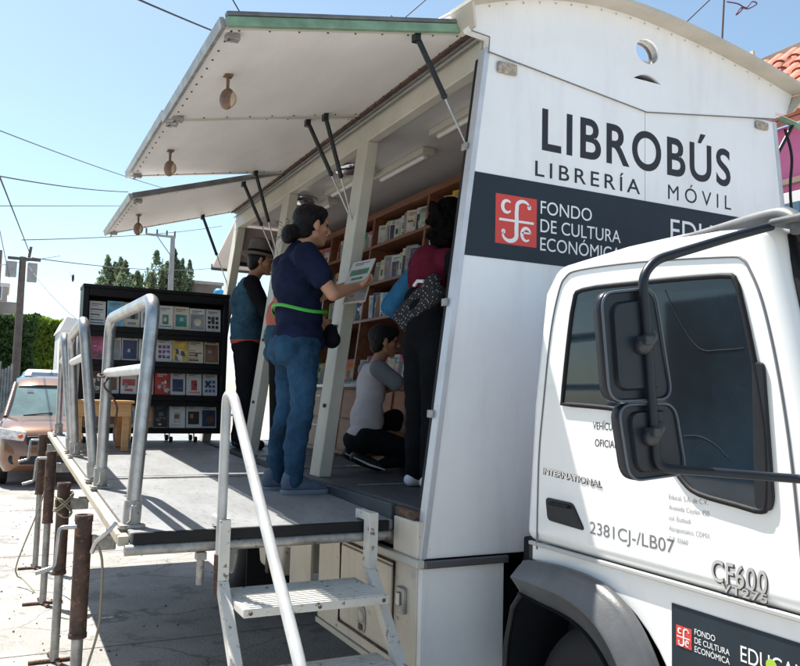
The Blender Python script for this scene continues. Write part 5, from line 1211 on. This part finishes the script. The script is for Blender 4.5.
# ------------------------------------------------------------------ parked cars
def car_suv():
    X, Y = -11.55, -.68; hw = .90
    r_ = thing('parked_car', 'brown sport utility car facing the viewer, parked in the street beyond the platform', 'car', (X - 2.2, Y, 0))
    # body by cross-sections along x : (x, halfwidth, z bottom, z belt)
    secs = [(0.0, .60, .36, .60), (-.06, .74, .30, .80), (-.22, .84, .24, .93), (-.55, .89, .24, 1.02), (-1.15, .90, .24, 1.10), (-2.4, .90, .24, 1.12), (-3.6, .89, .24, 1.13), (-4.25, .84, .30, 1.10), (-4.40, .76, .40, .95)]
    def ring(x, h, z0, z1):
        o = []
        for y, z in ((-1, .25), (-1.0, .6), (-.97, .86), (-.88, .965), (-.6, 1.0), (-.25, 1.015), (.25, 1.015), (.6, 1.0), (.88, .965), (.97, .86), (1.0, .6), (1, .25), (.9, 0), (-.9, 0)):
            o.append((X + x, Y + y * h, z0 + (z1 - z0) * z))
        return o
    vs = []; n = 14
    sec2 = smooth_pts(secs, 3)
    for s_ in sec2: vs += ring(*s_)
    fs = [(i * n + k, i * n + (k + 1) % n, (i + 1) * n + (k + 1) % n, (i + 1) * n + k) for i in range(len(sec2) - 1) for k in range(n)]
    fs += [tuple(range(n)), tuple(range((len(sec2) - 1) * n, len(sec2) * n))[::-1]]
    MB().add(vs, fs, True).build('body', 'car_brown', r_)
    # cabin: glasshouse and roof
    cab_ = [(-1.05, .74, 1.07), (-1.85, .62, 1.66), (-2.2, .61, 1.73), (-3.2, .60, 1.72), (-3.9, .57, 1.60), (-4.25, .66, 1.12)]
    base = [(-1.05, .76), (-1.6, .80), (-2.2, .81), (-3.2, .81), (-3.9, .78), (-4.25, .72)]
    g_ = MB()
    L = [(X + x, Y - hb, 1.06) for (x, hb) in base]; Rr_ = [(X + x, Y + hb, 1.06) for (x, hb) in base]
    LT = [(X + x, Y - h, z) for x, h, z in cab_]; RT = [(X + x, Y + h, z) for x, h, z in cab_]
    k = len(cab_); g_.add(L + LT + RT + Rr_, [(i, i + 1, k + i + 1, k + i) for i in range(k - 1)] + [(k + i, k + i + 1, 2 * k + i + 1, 2 * k + i) for i in range(k - 1)] + [(2 * k + i, 2 * k + i + 1, 3 * k + i + 1, 3 * k + i) for i in range(k - 1)] + [(0, k, 2 * k, 3 * k)])
    g_.build('cabin', 'car_glass', r_)
    rf = MB(); tp = [(-1.72, .635, 1.585), (-1.9, .625, 1.69), (-2.2, .62, 1.745), (-3.2, .61, 1.735), (-3.9, .575, 1.615)]
    vs = []
    for x, h, z in tp: vs += [(X + x, Y - h, z - .05), (X + x, Y - h * .9, z), (X + x, Y - h * .4, z + .025), (X + x, Y + h * .4, z + .025), (X + x, Y + h * .9, z), (X + x, Y + h, z - .05)]
    rf.add(vs, [(i * 6 + k2, i * 6 + k2 + 1, i * 6 + k2 + 7, i * 6 + k2 + 6) for i in range(len(tp) - 1) for k2 in range(5)], True); rf.build('roof', 'car_brown', r_)
    for s_ in (-1, 1):
        MB().tube([(X - 1.03, Y + s_ * .77, 1.07), (X - 1.4, Y + s_ * .70, 1.36), (X - 1.80, Y + s_ * .635, 1.63)], .035, 8).build('windshield_pillar', 'car_brown', r_)
        hl = MB().hexa([(X + .02, Y + s_ * .50, .72), (X - .10, Y + s_ * .83, .76), (X - .20, Y + s_ * .875, .93), (X - .04, Y + s_ * .46, .87)], [(X - .12, Y + s_ * .52, .74), (X - .3, Y + s_ * .80, .78), (X - .38, Y + s_ * .82, .92), (X - .22, Y + s_ * .50, .86)]).build('headlight', 'headlight', r_, .015, 3)
        MB().ell((X + .01, Y + s_ * .55, .80), (.02, .04, .035), n=8).build('turn_signal', 'amber', hl)
        MB().lathe((X - .055, Y + s_ * .62, .45), (1, 0, 0), [(0, .09), (.03, .085), (.04, .05), (.042, .001)], 18).build('fog_lamp', 'black_plastic', r_)
        MB().ell((X - 1.25, Y + s_ * 1.0, 1.12), (.06, .11, .08), n=10).build('wing_mirror', 'car_brown', r_)
        for xx in (-.85, -3.45):
            w_ = MB(); w_.lathe((X + xx, Y + s_ * .91, .34), (0, -s_, 0), [(0, .20), (-.005, .26), (.02, .33), (.04, .34), (.2, .34), (.22, .3), (.22, .1)], 28); w_ = w_.build('wheel', 'tyre', r_)
            MB().lathe((X + xx, Y + s_ * .905, .34), (0, -s_, 0), [(.0, .2), (.03, .18), (.05, .05), (.03, .03), (.03, .001)], 20).build('rim', 'steel', w_)
    MB().box((X - .05, Y - .46, .66), (X - .005, Y + .46, .80)).build('grille', 'black_plastic', r_, .02, 2)
    MB().box((X - .04, Y - .55, .36), (X + .008, Y + .55, .50)).build('lower_grille', 'black_plastic', r_, .02, 2)
    MB().box((X - .0, Y - .16, .53), (X + .02, Y + .16, .62)).build('number_plate', 'paper', r_, .004)
    b = MB(); b.tube([(X - 1.02, Y - .5, 1.095), (X - 1.12, Y - .05, 1.14)], .012, 6); b.tube([(X - 1.02, Y + .1, 1.095), (X - 1.12, Y + .55, 1.14)], .012, 6); b.build('wiper', 'black_plastic', r_)
    MB().box((X - 1.62, Y - .45, 1.47), (X - 1.60, Y - .35, 1.52)).build('windshield_sticker', 'paper', r_)
car_suv()
for o_ in COL.objects:
    if o_.name == 'parked_car': o_.scale = (1.05,) * 3
def van():
    X, Y = -22.5, -.15; r_ = thing('parked_van', 'white and blue van parked in the street behind the brown car', 'van', (X - 2, Y, 0))
    MB().prism([(X, Y - .9, .4), (X + .0, Y - .9, 1.3), (X - .5, Y - .9, 1.85), (X - .9, Y - .9, 2.02), (X - 4.2, Y - .9, 2.02), (X - 4.4, Y - .9, .4)], (0, 1.8, 0)).build('body', 'blue_paint', r_, .08, 4)
    MB().prism([(X - .6, Y - .8, 2.0), (X - .85, Y - .72, 2.22), (X - 4.1, Y - .72, 2.22), (X - 4.2, Y - .8, 2.0)], (0, 1.5, 0)).build('roof', 'cab_white', r_, .06, 4)
    MB().prism([(X - .58, Y - .62, 2.03), (X - .7, Y - .58, 2.13), (X - .7, Y + .45, 2.13), (X - .58, Y + .5, 2.03)], (-.03, 0, 0)).build('roof_window', 'window_blue', r_)
    MB().hexa([(X + .012, Y - .78, 1.32), (X + .012, Y + .78, 1.32), (X - .44, Y + .72, 1.86), (X - .44, Y - .72, 1.86)], [(X - .03, Y - .78, 1.32), (X - .03, Y + .78, 1.32), (X - .50, Y + .72, 1.84), (X - .50, Y - .72, 1.84)]).build('windshield', 'window_blue', r_)
    for s_ in (-1, 1):
        MB().lathe((X + .01, Y + s_ * .65, .85), (1, 0, 0), [(0, .11), (.02, .1), (.03, .001)], 18).build('headlight', 'headlight', r_)
        for xx in (-.9, -3.5): MB().lathe((X + xx, Y + s_ * .91, .34), (0, -s_, 0), [(0, .001), (0, .3), (.03, .34), (.2, .34), (.2, .1)], 24).build('wheel', 'tyre', r_)
    MB().box((X - .02, Y - .85, .3), (X + .06, Y + .85, .5)).build('bumper', 'steel_dull', r_, .02)
van()

# ------------------------------------------------------------------ vegetation
def leafmass(sampler, n, size, seedv=1, up=0.):
    rnd = random.Random(seedv); b = MB(); vs = []; fs = []
    for i in range(n):
        c, out = sampler(rnd); s_ = size * rnd.uniform(.5, 1.4)
        d = V((rnd.gauss(0, 1), rnd.gauss(0, 1), rnd.gauss(0, 1) + up)).normalized(); e = d.cross(V((rnd.gauss(0, 1), rnd.gauss(0, 1), rnd.gauss(0, 1)))).normalized()
        o = len(vs); vs += [c - d * s_, c + e * s_ * .45, c + d * s_, c - e * s_ * .45]; fs.append((o, o + 1, o + 2, o + 3))
    b.add(vs, fs); return b
def hedge_block(x0, x1, y0, y1, zt, label, mt, seedv, n=15000, size=.13, group=None):
    r_ = thing('clipped_hedge', label, 'hedge', ((x0 + x1) / 2, (y0 + y1) / 2, 0), group)
    MB().box((x0 + .35, y0 + .35, 0), (x1 - .35, y1 - .35, zt - .45)).build('inner_twigs', 'leaf_dark', r_)
    def smp(q):
        f = q.random(); dpt = abs(q.gauss(0, .22))
        if f < .55: p = V((x1 - dpt, q.uniform(y0, y1), q.uniform(.3, zt)))
        elif f < .8: p = V((q.uniform(x0, x1), q.uniform(y0, y1), zt - dpt))
        elif f < .9: p = V((q.uniform(x0, x1), y0 + dpt, q.uniform(.3, zt)))
        else: p = V((q.uniform(x0, x1), y1 - dpt, q.uniform(.3, zt)))
        nz = noise.noise(p * .8) * .35; return p + V((nz, nz * .6, nz * .7)), None
    leafmass(smp, n, size, seedv).build('leaves', mt, r_, fix=False)
hl_ = P(0, 318, 0, -33); hm_ = P(30, 322, 0, -33); hr_ = P(61, 326, 0, -36)
hedge_block(-35.5, -32, -4.6, hm_.y + .15, hl_.z, 'tall dark green clipped hedge at the street end beside the wooden pole', 'leaf_dark', 3)
hedge_block(-40, -35.8, hm_.y - .6, hr_.y + .35, hr_.z + .35, 'tall bright green hedge behind the parked van', 'leaf_light', 4, size=.14)
fn = thing('grey_fence', 'weathered grey fence below the dark hedge on the left', 'fence', (-26, -2.6, 0))
b = MB()
for k in range(40):
    y = -4.6 + k * .085; b.box((-26, y, 0), (-25.96, y + .07, 2.35 + random.uniform(-.15, .15)))
b.build('board_panel', 'fence_grey', fn)

def spire(x, y, h, r, seedv, label, base=0):
    t = thing('cypress_tree', label, 'tree', (x, y, 0), 'tall trees beyond the street')
    MB().tube([(x, y, 0), (x + .1, y, h * .5), (x, y + .1, h * .93)], [.28, .16, .03], 8).build('trunk', 'bark', t)
    rnd0 = random.Random(seedv); subs = [(x + rnd0.uniform(-.5, .5) * r, y + rnd0.uniform(-.6, .6) * r, h * rnd0.uniform(.72, 1.), r * rnd0.uniform(.45, .8)) for _ in range(8)]
    def smp(q):
        cx, cy_, hh, rr2 = q.choice(subs); u = q.random() ** .8; z = 2. + (hh - 2.) * u; k = (1 - u) ** .55 * (1 + .3 * math.sin(z * 2.3 + cx)); a = q.uniform(0, 6.283); m_ = q.random() ** .5
        return V((cx + math.cos(a) * rr2 * k * m_, cy_ + math.sin(a) * rr2 * k * m_, z)), None
    leafmass(smp, 9000, .17, seedv, up=1.2).build('crown', 'leaf_cypress', t, fix=False)
for i, (px, py, r_, lb) in enumerate(((117, 252, 2.3, 'leftmost tall dark tree above the black bookcase'), (130, 262, 1.8, 'feathery green tree just right of the leftmost one above the bookcase'), (144, 272, 1.6, 'short green tree in the middle of the row above the bookcase'),
                                      (152, 264, 1.3, 'small pointed tree left of the grey utility pole'), (162, 247, 2.4, 'largest tree right behind the grey utility pole'), (178, 252, 2.0, 'rightmost pale green tree next to the grey utility pole'))):
    q = P(px, py, 0, -58 - i * .7); spire(q.x, q.y, q.z, r_, 20 + i, lb)

# ------------------------------------------------------------------ poles, wires
q = P(23, 257, 0, -29); pl = thing('utility_pole', 'dark wooden utility pole with box and insulators above the hedge', 'pole', (q.x, q.y, 0))
MB().tube([(q.x, q.y, 0), (q.x, q.y, q.z)], [.16, .11], 12).build('post', 'pole_wood', pl)
b = MB(); b.box((q.x - .2, q.y - .55, q.z - .75), (q.x + .15, q.y - .18, q.z - .2)); b.box((q.x - .1, q.y + .17, q.z - .9), (q.x + .1, q.y + .5, q.z - .2)); b.build('transformer_box', 'pole_grey', pl, .03)
b = MB(); b.box((q.x - .05, q.y - .5, q.z - .12), (q.x + .05, q.y + .6, q.z - .02)); b.tube([(q.x, q.y + .2, q.z), (q.x, q.y + .25, q.z + .4)], .05, 8); b.build('crossarm', 'pole_wood', pl)
pole1 = q.copy()
q = P(173, 236, 0, -44); pl = thing('utility_pole', 'tall grey concrete pole with a long crossarm in front of the trees', 'pole', (q.x, q.y, 0))
MB().tube([(q.x, q.y, 0), (q.x, q.y, q.z)], [.22, .13], 12).build('post', 'pole_grey', pl)
b = MB(); b.box((q.x - .05, q.y - 1.55, q.z - .12), (q.x + .05, q.y + .15, q.z)); b.build('crossarm', 'pole_grey', pl)
b = MB()
for k in (-1.5, -.9, -.35, .1): b.tube([(q.x, q.y + k, q.z), (q.x, q.y + k, q.z + .28)], .05, 6)
b.build('insulator', 'pole_wood', pl)
MB().tube([(q.x, q.y - .9, q.z - .1), (q.x, q.y - .05, q.z - 1.2)], .03, 6).build('brace', 'pole_grey', pl)
def cable(p0, p1, r, label, mt='wire', sag=.0, name='overhead_cable'):
    p0, p1 = V(p0), V(p1); b = MB(); n = 14
    b.tube([p0.lerp(p1, i / n) - V((0, 0, sag * 4 * (i / n) * (1 - i / n))) for i in range(n + 1)], r, 6); tag(b.build(name, mt), label, 'cable', 'overhead cables')
cable(P(130, -4, 0, -6), P(300, 62, 0, -14), .012, 'dark cable crossing the sky above the largest raised hatch', sag=.05)
cable(P(231, -3, 0, -9), P(250, 30, 0, -9), .010, 'short dark wire curling down behind the top corner of the hatch')
cable(P(400, 22, 0, -9), P(440, -12, 0, -9), .010, 'dark wire rising from behind the hatch top edge')
cable(P(-2, 176, 0, -25), P(128, 192, 0, -40), .022, 'thick dark cable from the left frame edge to the lower hatch', sag=.1)
cable(P(-2, 130, 0, -24), P(170, 190, 0, -44), .018, 'thin cable sloping down towards the second hatch', 'wire_grey', sag=.1)
cable(P(-2, 206, 0, -30), P(130, 206, 0, -50), .020, 'nearly level cable halfway up the left sky', 'wire_grey')
cable(P(22, 240, 0, -30), P(222, 226, 0, -60), .022, 'faint cable between the poles above the trees', 'wire_grey', sag=.2)
cable(pole1 + V((0, .2, .2)), P(-3, 170, 0, -12), .016, 'cable climbing steeply from the wooden pole to the left edge')
cable(pole1 + V((0, .2, -.3)), P(90, 330, 0, -14), .010, 'cable dropping from the wooden pole behind the handrails', 'wire_grey', sag=.15)
cable(pole1 + V((0, .3, 0)), P(215, 268, 0, -60), .022, 'cable running from the wooden pole past the tree tops', 'wire_grey', sag=.3)
cable(P(-2, 222, 0, -26), pole1 + V((0, -.4, -.8)), .014, 'short cable from the left edge to the wooden pole', 'wire_grey')
cable(P(-4, 266, 0, -40), P(60, 256, 0, -55), .02, 'low wire beside the left building', 'wire_grey')
cable(P(674, 34, 0, -6), P(716, -6, 0, -6), .010, 'dark wire rising over the arched roof by the antenna')
cable(P(380, 36, 0, -9), P(398, 18, 0, -9), .010, 'small looping wire on the insulator behind the hatch')
for k, (px, py, lb) in enumerate(((386, 30, 'left grey insulator cluster peeking over the hatch'), (412, 34, 'right grey insulator cluster peeking over the hatch'))):
    c = P(px, py, 0, -9); b = MB()
    for j in range(3): b.lathe(c + V((0, 0, .05 * j - .05)), (0, 0, 1), [(-.02, .03), (0, .085), (.02, .03)], 14)
    b.tube([c, c + V((0, 0, -.6))], .03, 8); b.tube([c + V((0, 0, .1)), c + V((0, .08, .28)), c + V((0, .2, .22)), c + V((0, .26, .02))], .012, 6)
    tag(b.build('insulator', 'pole_grey'), lb, 'insulator', 'insulators behind the hatch')
# antenna
q0 = P(722, 42, 0, -5); q1 = P(725, -20, 0, -5)
an = thing('roof_antenna', 'thin roof antenna with twisted cable behind the arched roof', 'antenna', q0)
MB().tube([q0 - V((0, 0, .8)), q0, q1], .014, 8).build('mast', 'pole_wood', an)
b = MB(); pts = [P(x, y, 0, -5) for x, y in ((727, 2), (738, 4), (746, 8), (752, 2), (757, 4), (748, 9), (741, 8), (736, 15), (740, 12), (744, 7))]
b.tube([V(p) for p in smooth_pts([tuple(p) for p in pts], 4)], .010, 6); b.build('loose_wire', 'wire_pink', an)
# bird
c = P(73, 278, 0, -30); b = MB().ell(c, (.10, .05, .16), n=8); b.add([c + V((0, -.05, .08)), c + V((.1, -.2, .25)), c + V((0, -.02, 0))], [(0, 1, 2)]); tag(b.build('bird', 'wire'), 'small dark bird flying left of the black bookcase', 'bird')

# ------------------------------------------------------------------ buildings
def building(name, label, a, b_, mt, wins=(), face='x', group=None, roofm=None, cat='building'):
    r_ = thing(name, label, cat, ((a[0] + b_[0]) / 2, (a[1] + b_[1]) / 2, 0), group)
    boxpart('wall', a, b_, mt, r_, .02)
    for (u0, z0, u1, z1) in wins:
        x = b_[0]; w_ = MB().box((x - .05, u0, z0), (x + .03, u1, z1)).build('window', 'wall_white', r_)
        MB().box((x + .032, u0 + .08, z0 + .08), (x + .036, u1 - .08, z1 - .08)).build('pane', 'window_blue', w_)
    if roofm: boxpart('parapet', (a[0] - .1, a[1] - .1, b_[2] + .002), (b_[0] + .12, b_[1] + .12, b_[2] + .25), roofm, r_)
    return r_
p = lambda x, y, X: P(x, y, 0, X)
a0 = p(-6, 286, -55); a1 = p(8, 286, -55); building('grey_building', 'grey stepped concrete building behind the wooden pole', (-60, a0.y - 4, 0), (-55, a1.y, p(4, 287, -55).z), 'wall_grey', [(a1.y - 1.1, 7.4, a1.y - .3, 8.4)], roofm='wall_white')
building('low_building', 'low beige building with small windows just left of the wooden pole', (-54, p(-4, 300, -50).y - 3, 0), (-50, p(22, 300, -50).y, p(12, 302, -50).z), 'wall_grey', [(p(4, 300, -50).y, 5.4, p(4, 300, -50).y + .5, 6.1), (p(12, 300, -50).y, 5.4, p(12, 300, -50).y + .5, 6.1)])
building('tower_block', 'dark narrow tower at the left frame edge', (-50, p(-14, 250, -48).y - 1, 0), (-48, p(2.5, 250, -48).y, p(2, 250, -48).z), 'wall_brown')
building('brown_house', 'flat brown building behind the black bookcase on the right', (-66, p(184, 285, -62).y, 0), (-62, p(222, 285, -62).y, p(200, 284, -62).z), 'wall_brown', [(p(190, 285, -62).y, 9.0, p(194, 285, -62).y, 9.7), (p(205, 285, -62).y, 9.0, p(209, 285, -62).y, 9.7)], roofm='wall_grey')
wt = thing('water_tank', 'blue water tank on the roof of the brown building', 'tank', (-60, p(219, 288, -60).y, 8)); cc = p(219, 289, -60)
MB().lathe((cc.x, cc.y, cc.z - 1), (0, 0, 1), [(0, .001), (0, .42), (.8, .42), (1.0, .25), (1.02, .001)], 20).build('barrel', 'blue_paint', wt)
MB().box((cc.x - .5, cc.y - .5, 0), (cc.x + .5, cc.y + .5, cc.z - 1.0)).build('tank_stand', 'wall_brown', wt)
XW = -26; wq = p(64, 322, XW); ww = thing('white_shed', 'small white shed with sloping roof left of the black bookcase', 'shed', (-27, wq.y, 0))
y0, y1 = p(61, 330, XW).y, p(80, 330, XW).y; zw = p(66, 331, XW).z
boxpart('wall', (-29, y0, 0), (XW, y1, zw), 'wall_white', ww)
MB().prism([(XW + .2, y0 - .05, zw + .01), (XW + .2, y1 + .1, zw + .01), (XW + .2, y1 + .1, p(79, 321, XW).z), (XW + .2, y0 + .15, p(65, 317, XW).z)], (-3.4, 0, 0)).build('roof', 'wall_white', ww)

# pink house with tiled roof on the far side of the street
YH = 7.0; hs = thing('pink_house', 'pink house with curved red roof tiles behind the right edge of the truck', 'house', (-4, YH + 3, 0))
ze = 5.12; boxpart('wall', (-9, YH, 0), (2.5, YH + 6, ze), 'wall_pink', hs, .01)
# roof: courses of barrel tiles
zr, yr_ = 6.95, YH + 1.9; ye = YH - .14; ze2 = ze + .02
b = MB(); tl = MB(); nx = 44; ncr = 7; x0, x1 = -8.8, 2.4
for c_ in range(ncr):
    t0, t1 = c_ / ncr, (c_ + 1) / ncr + .03
    for i in range(nx):
        xa = x0 + (x1 - x0) * (i + .5) / nx; wdt = (x1 - x0) / nx * .5
        A = V((xa, ye + (yr_ - ye) * t0, ze2 + (zr - ze2) * t0)); B = V((xa, ye + (yr_ - ye) * t1, ze2 + (zr - ze2) * t1 - .02)); d_ = (B - A).normalized(); up_ = V((1, 0, 0)).cross(d_); up_ = up_ if up_.z > 0 else -up_
        vs = []
        for Q, sc_ in ((A, 1.05), (B, .85)):
            for k in range(7): a = math.pi * k / 6; vs.append(Q + V((1, 0, 0)) * math.cos(a) * wdt * sc_ + up_ * (math.sin(a) * wdt * .85 * sc_ + .03))
        tl.add(vs, [(k, k + 1, k + 8, k + 7) for k in range(6)] + [tuple(range(7))], True)
tl.build('roof_tiles', 'tile_red', hs, fix=False)
b.hexa([(x0, ye, ze2 - .06), (x1, ye, ze2 - .06), (x1, yr_, zr - .06), (x0, yr_, zr - .06)], [(x0, ye, ze2 + .02), (x1, ye, ze2 + .02), (x1, yr_, zr + .02), (x0, yr_, zr + .02)]); b.build('roof', 'tile_red', hs)
boxpart('ridge_board', (x0, yr_, zr), (x1, yr_ + .15, zr + .18), 'wall_brown', hs)
boxpart('cornice', (-9, YH - .06, 4.36), (2.5, YH - .002, 4.43), 'wall_brown', hs)
for xw in (-3.75, -6.5, -.9):
    w_ = boxpart('window', (xw, YH - .05, 3.0), (xw + 1.3, YH - .003, 4.26), 'wall_white', hs)
    for k in range(3): boxpart('pane', (xw + .07 + .41 * k, YH - .062, 3.08), (xw + .41 + .41 * k, YH - .052, 4.12), 'window_blue', w_, 0)

# buildings on the camera side of the street: they fill the reflections in paint and glass
ne = thing('street_house', 'plain rendered house across the street behind the viewer', 'house', (0, -14, 0))
boxpart('wall', (-12, -18, 0), (12, -13, 4.2), 'wall_grey', ne); boxpart('door', (-1, -13, 0), (.2, -12.95, 2.2), 'wall_brown', ne)
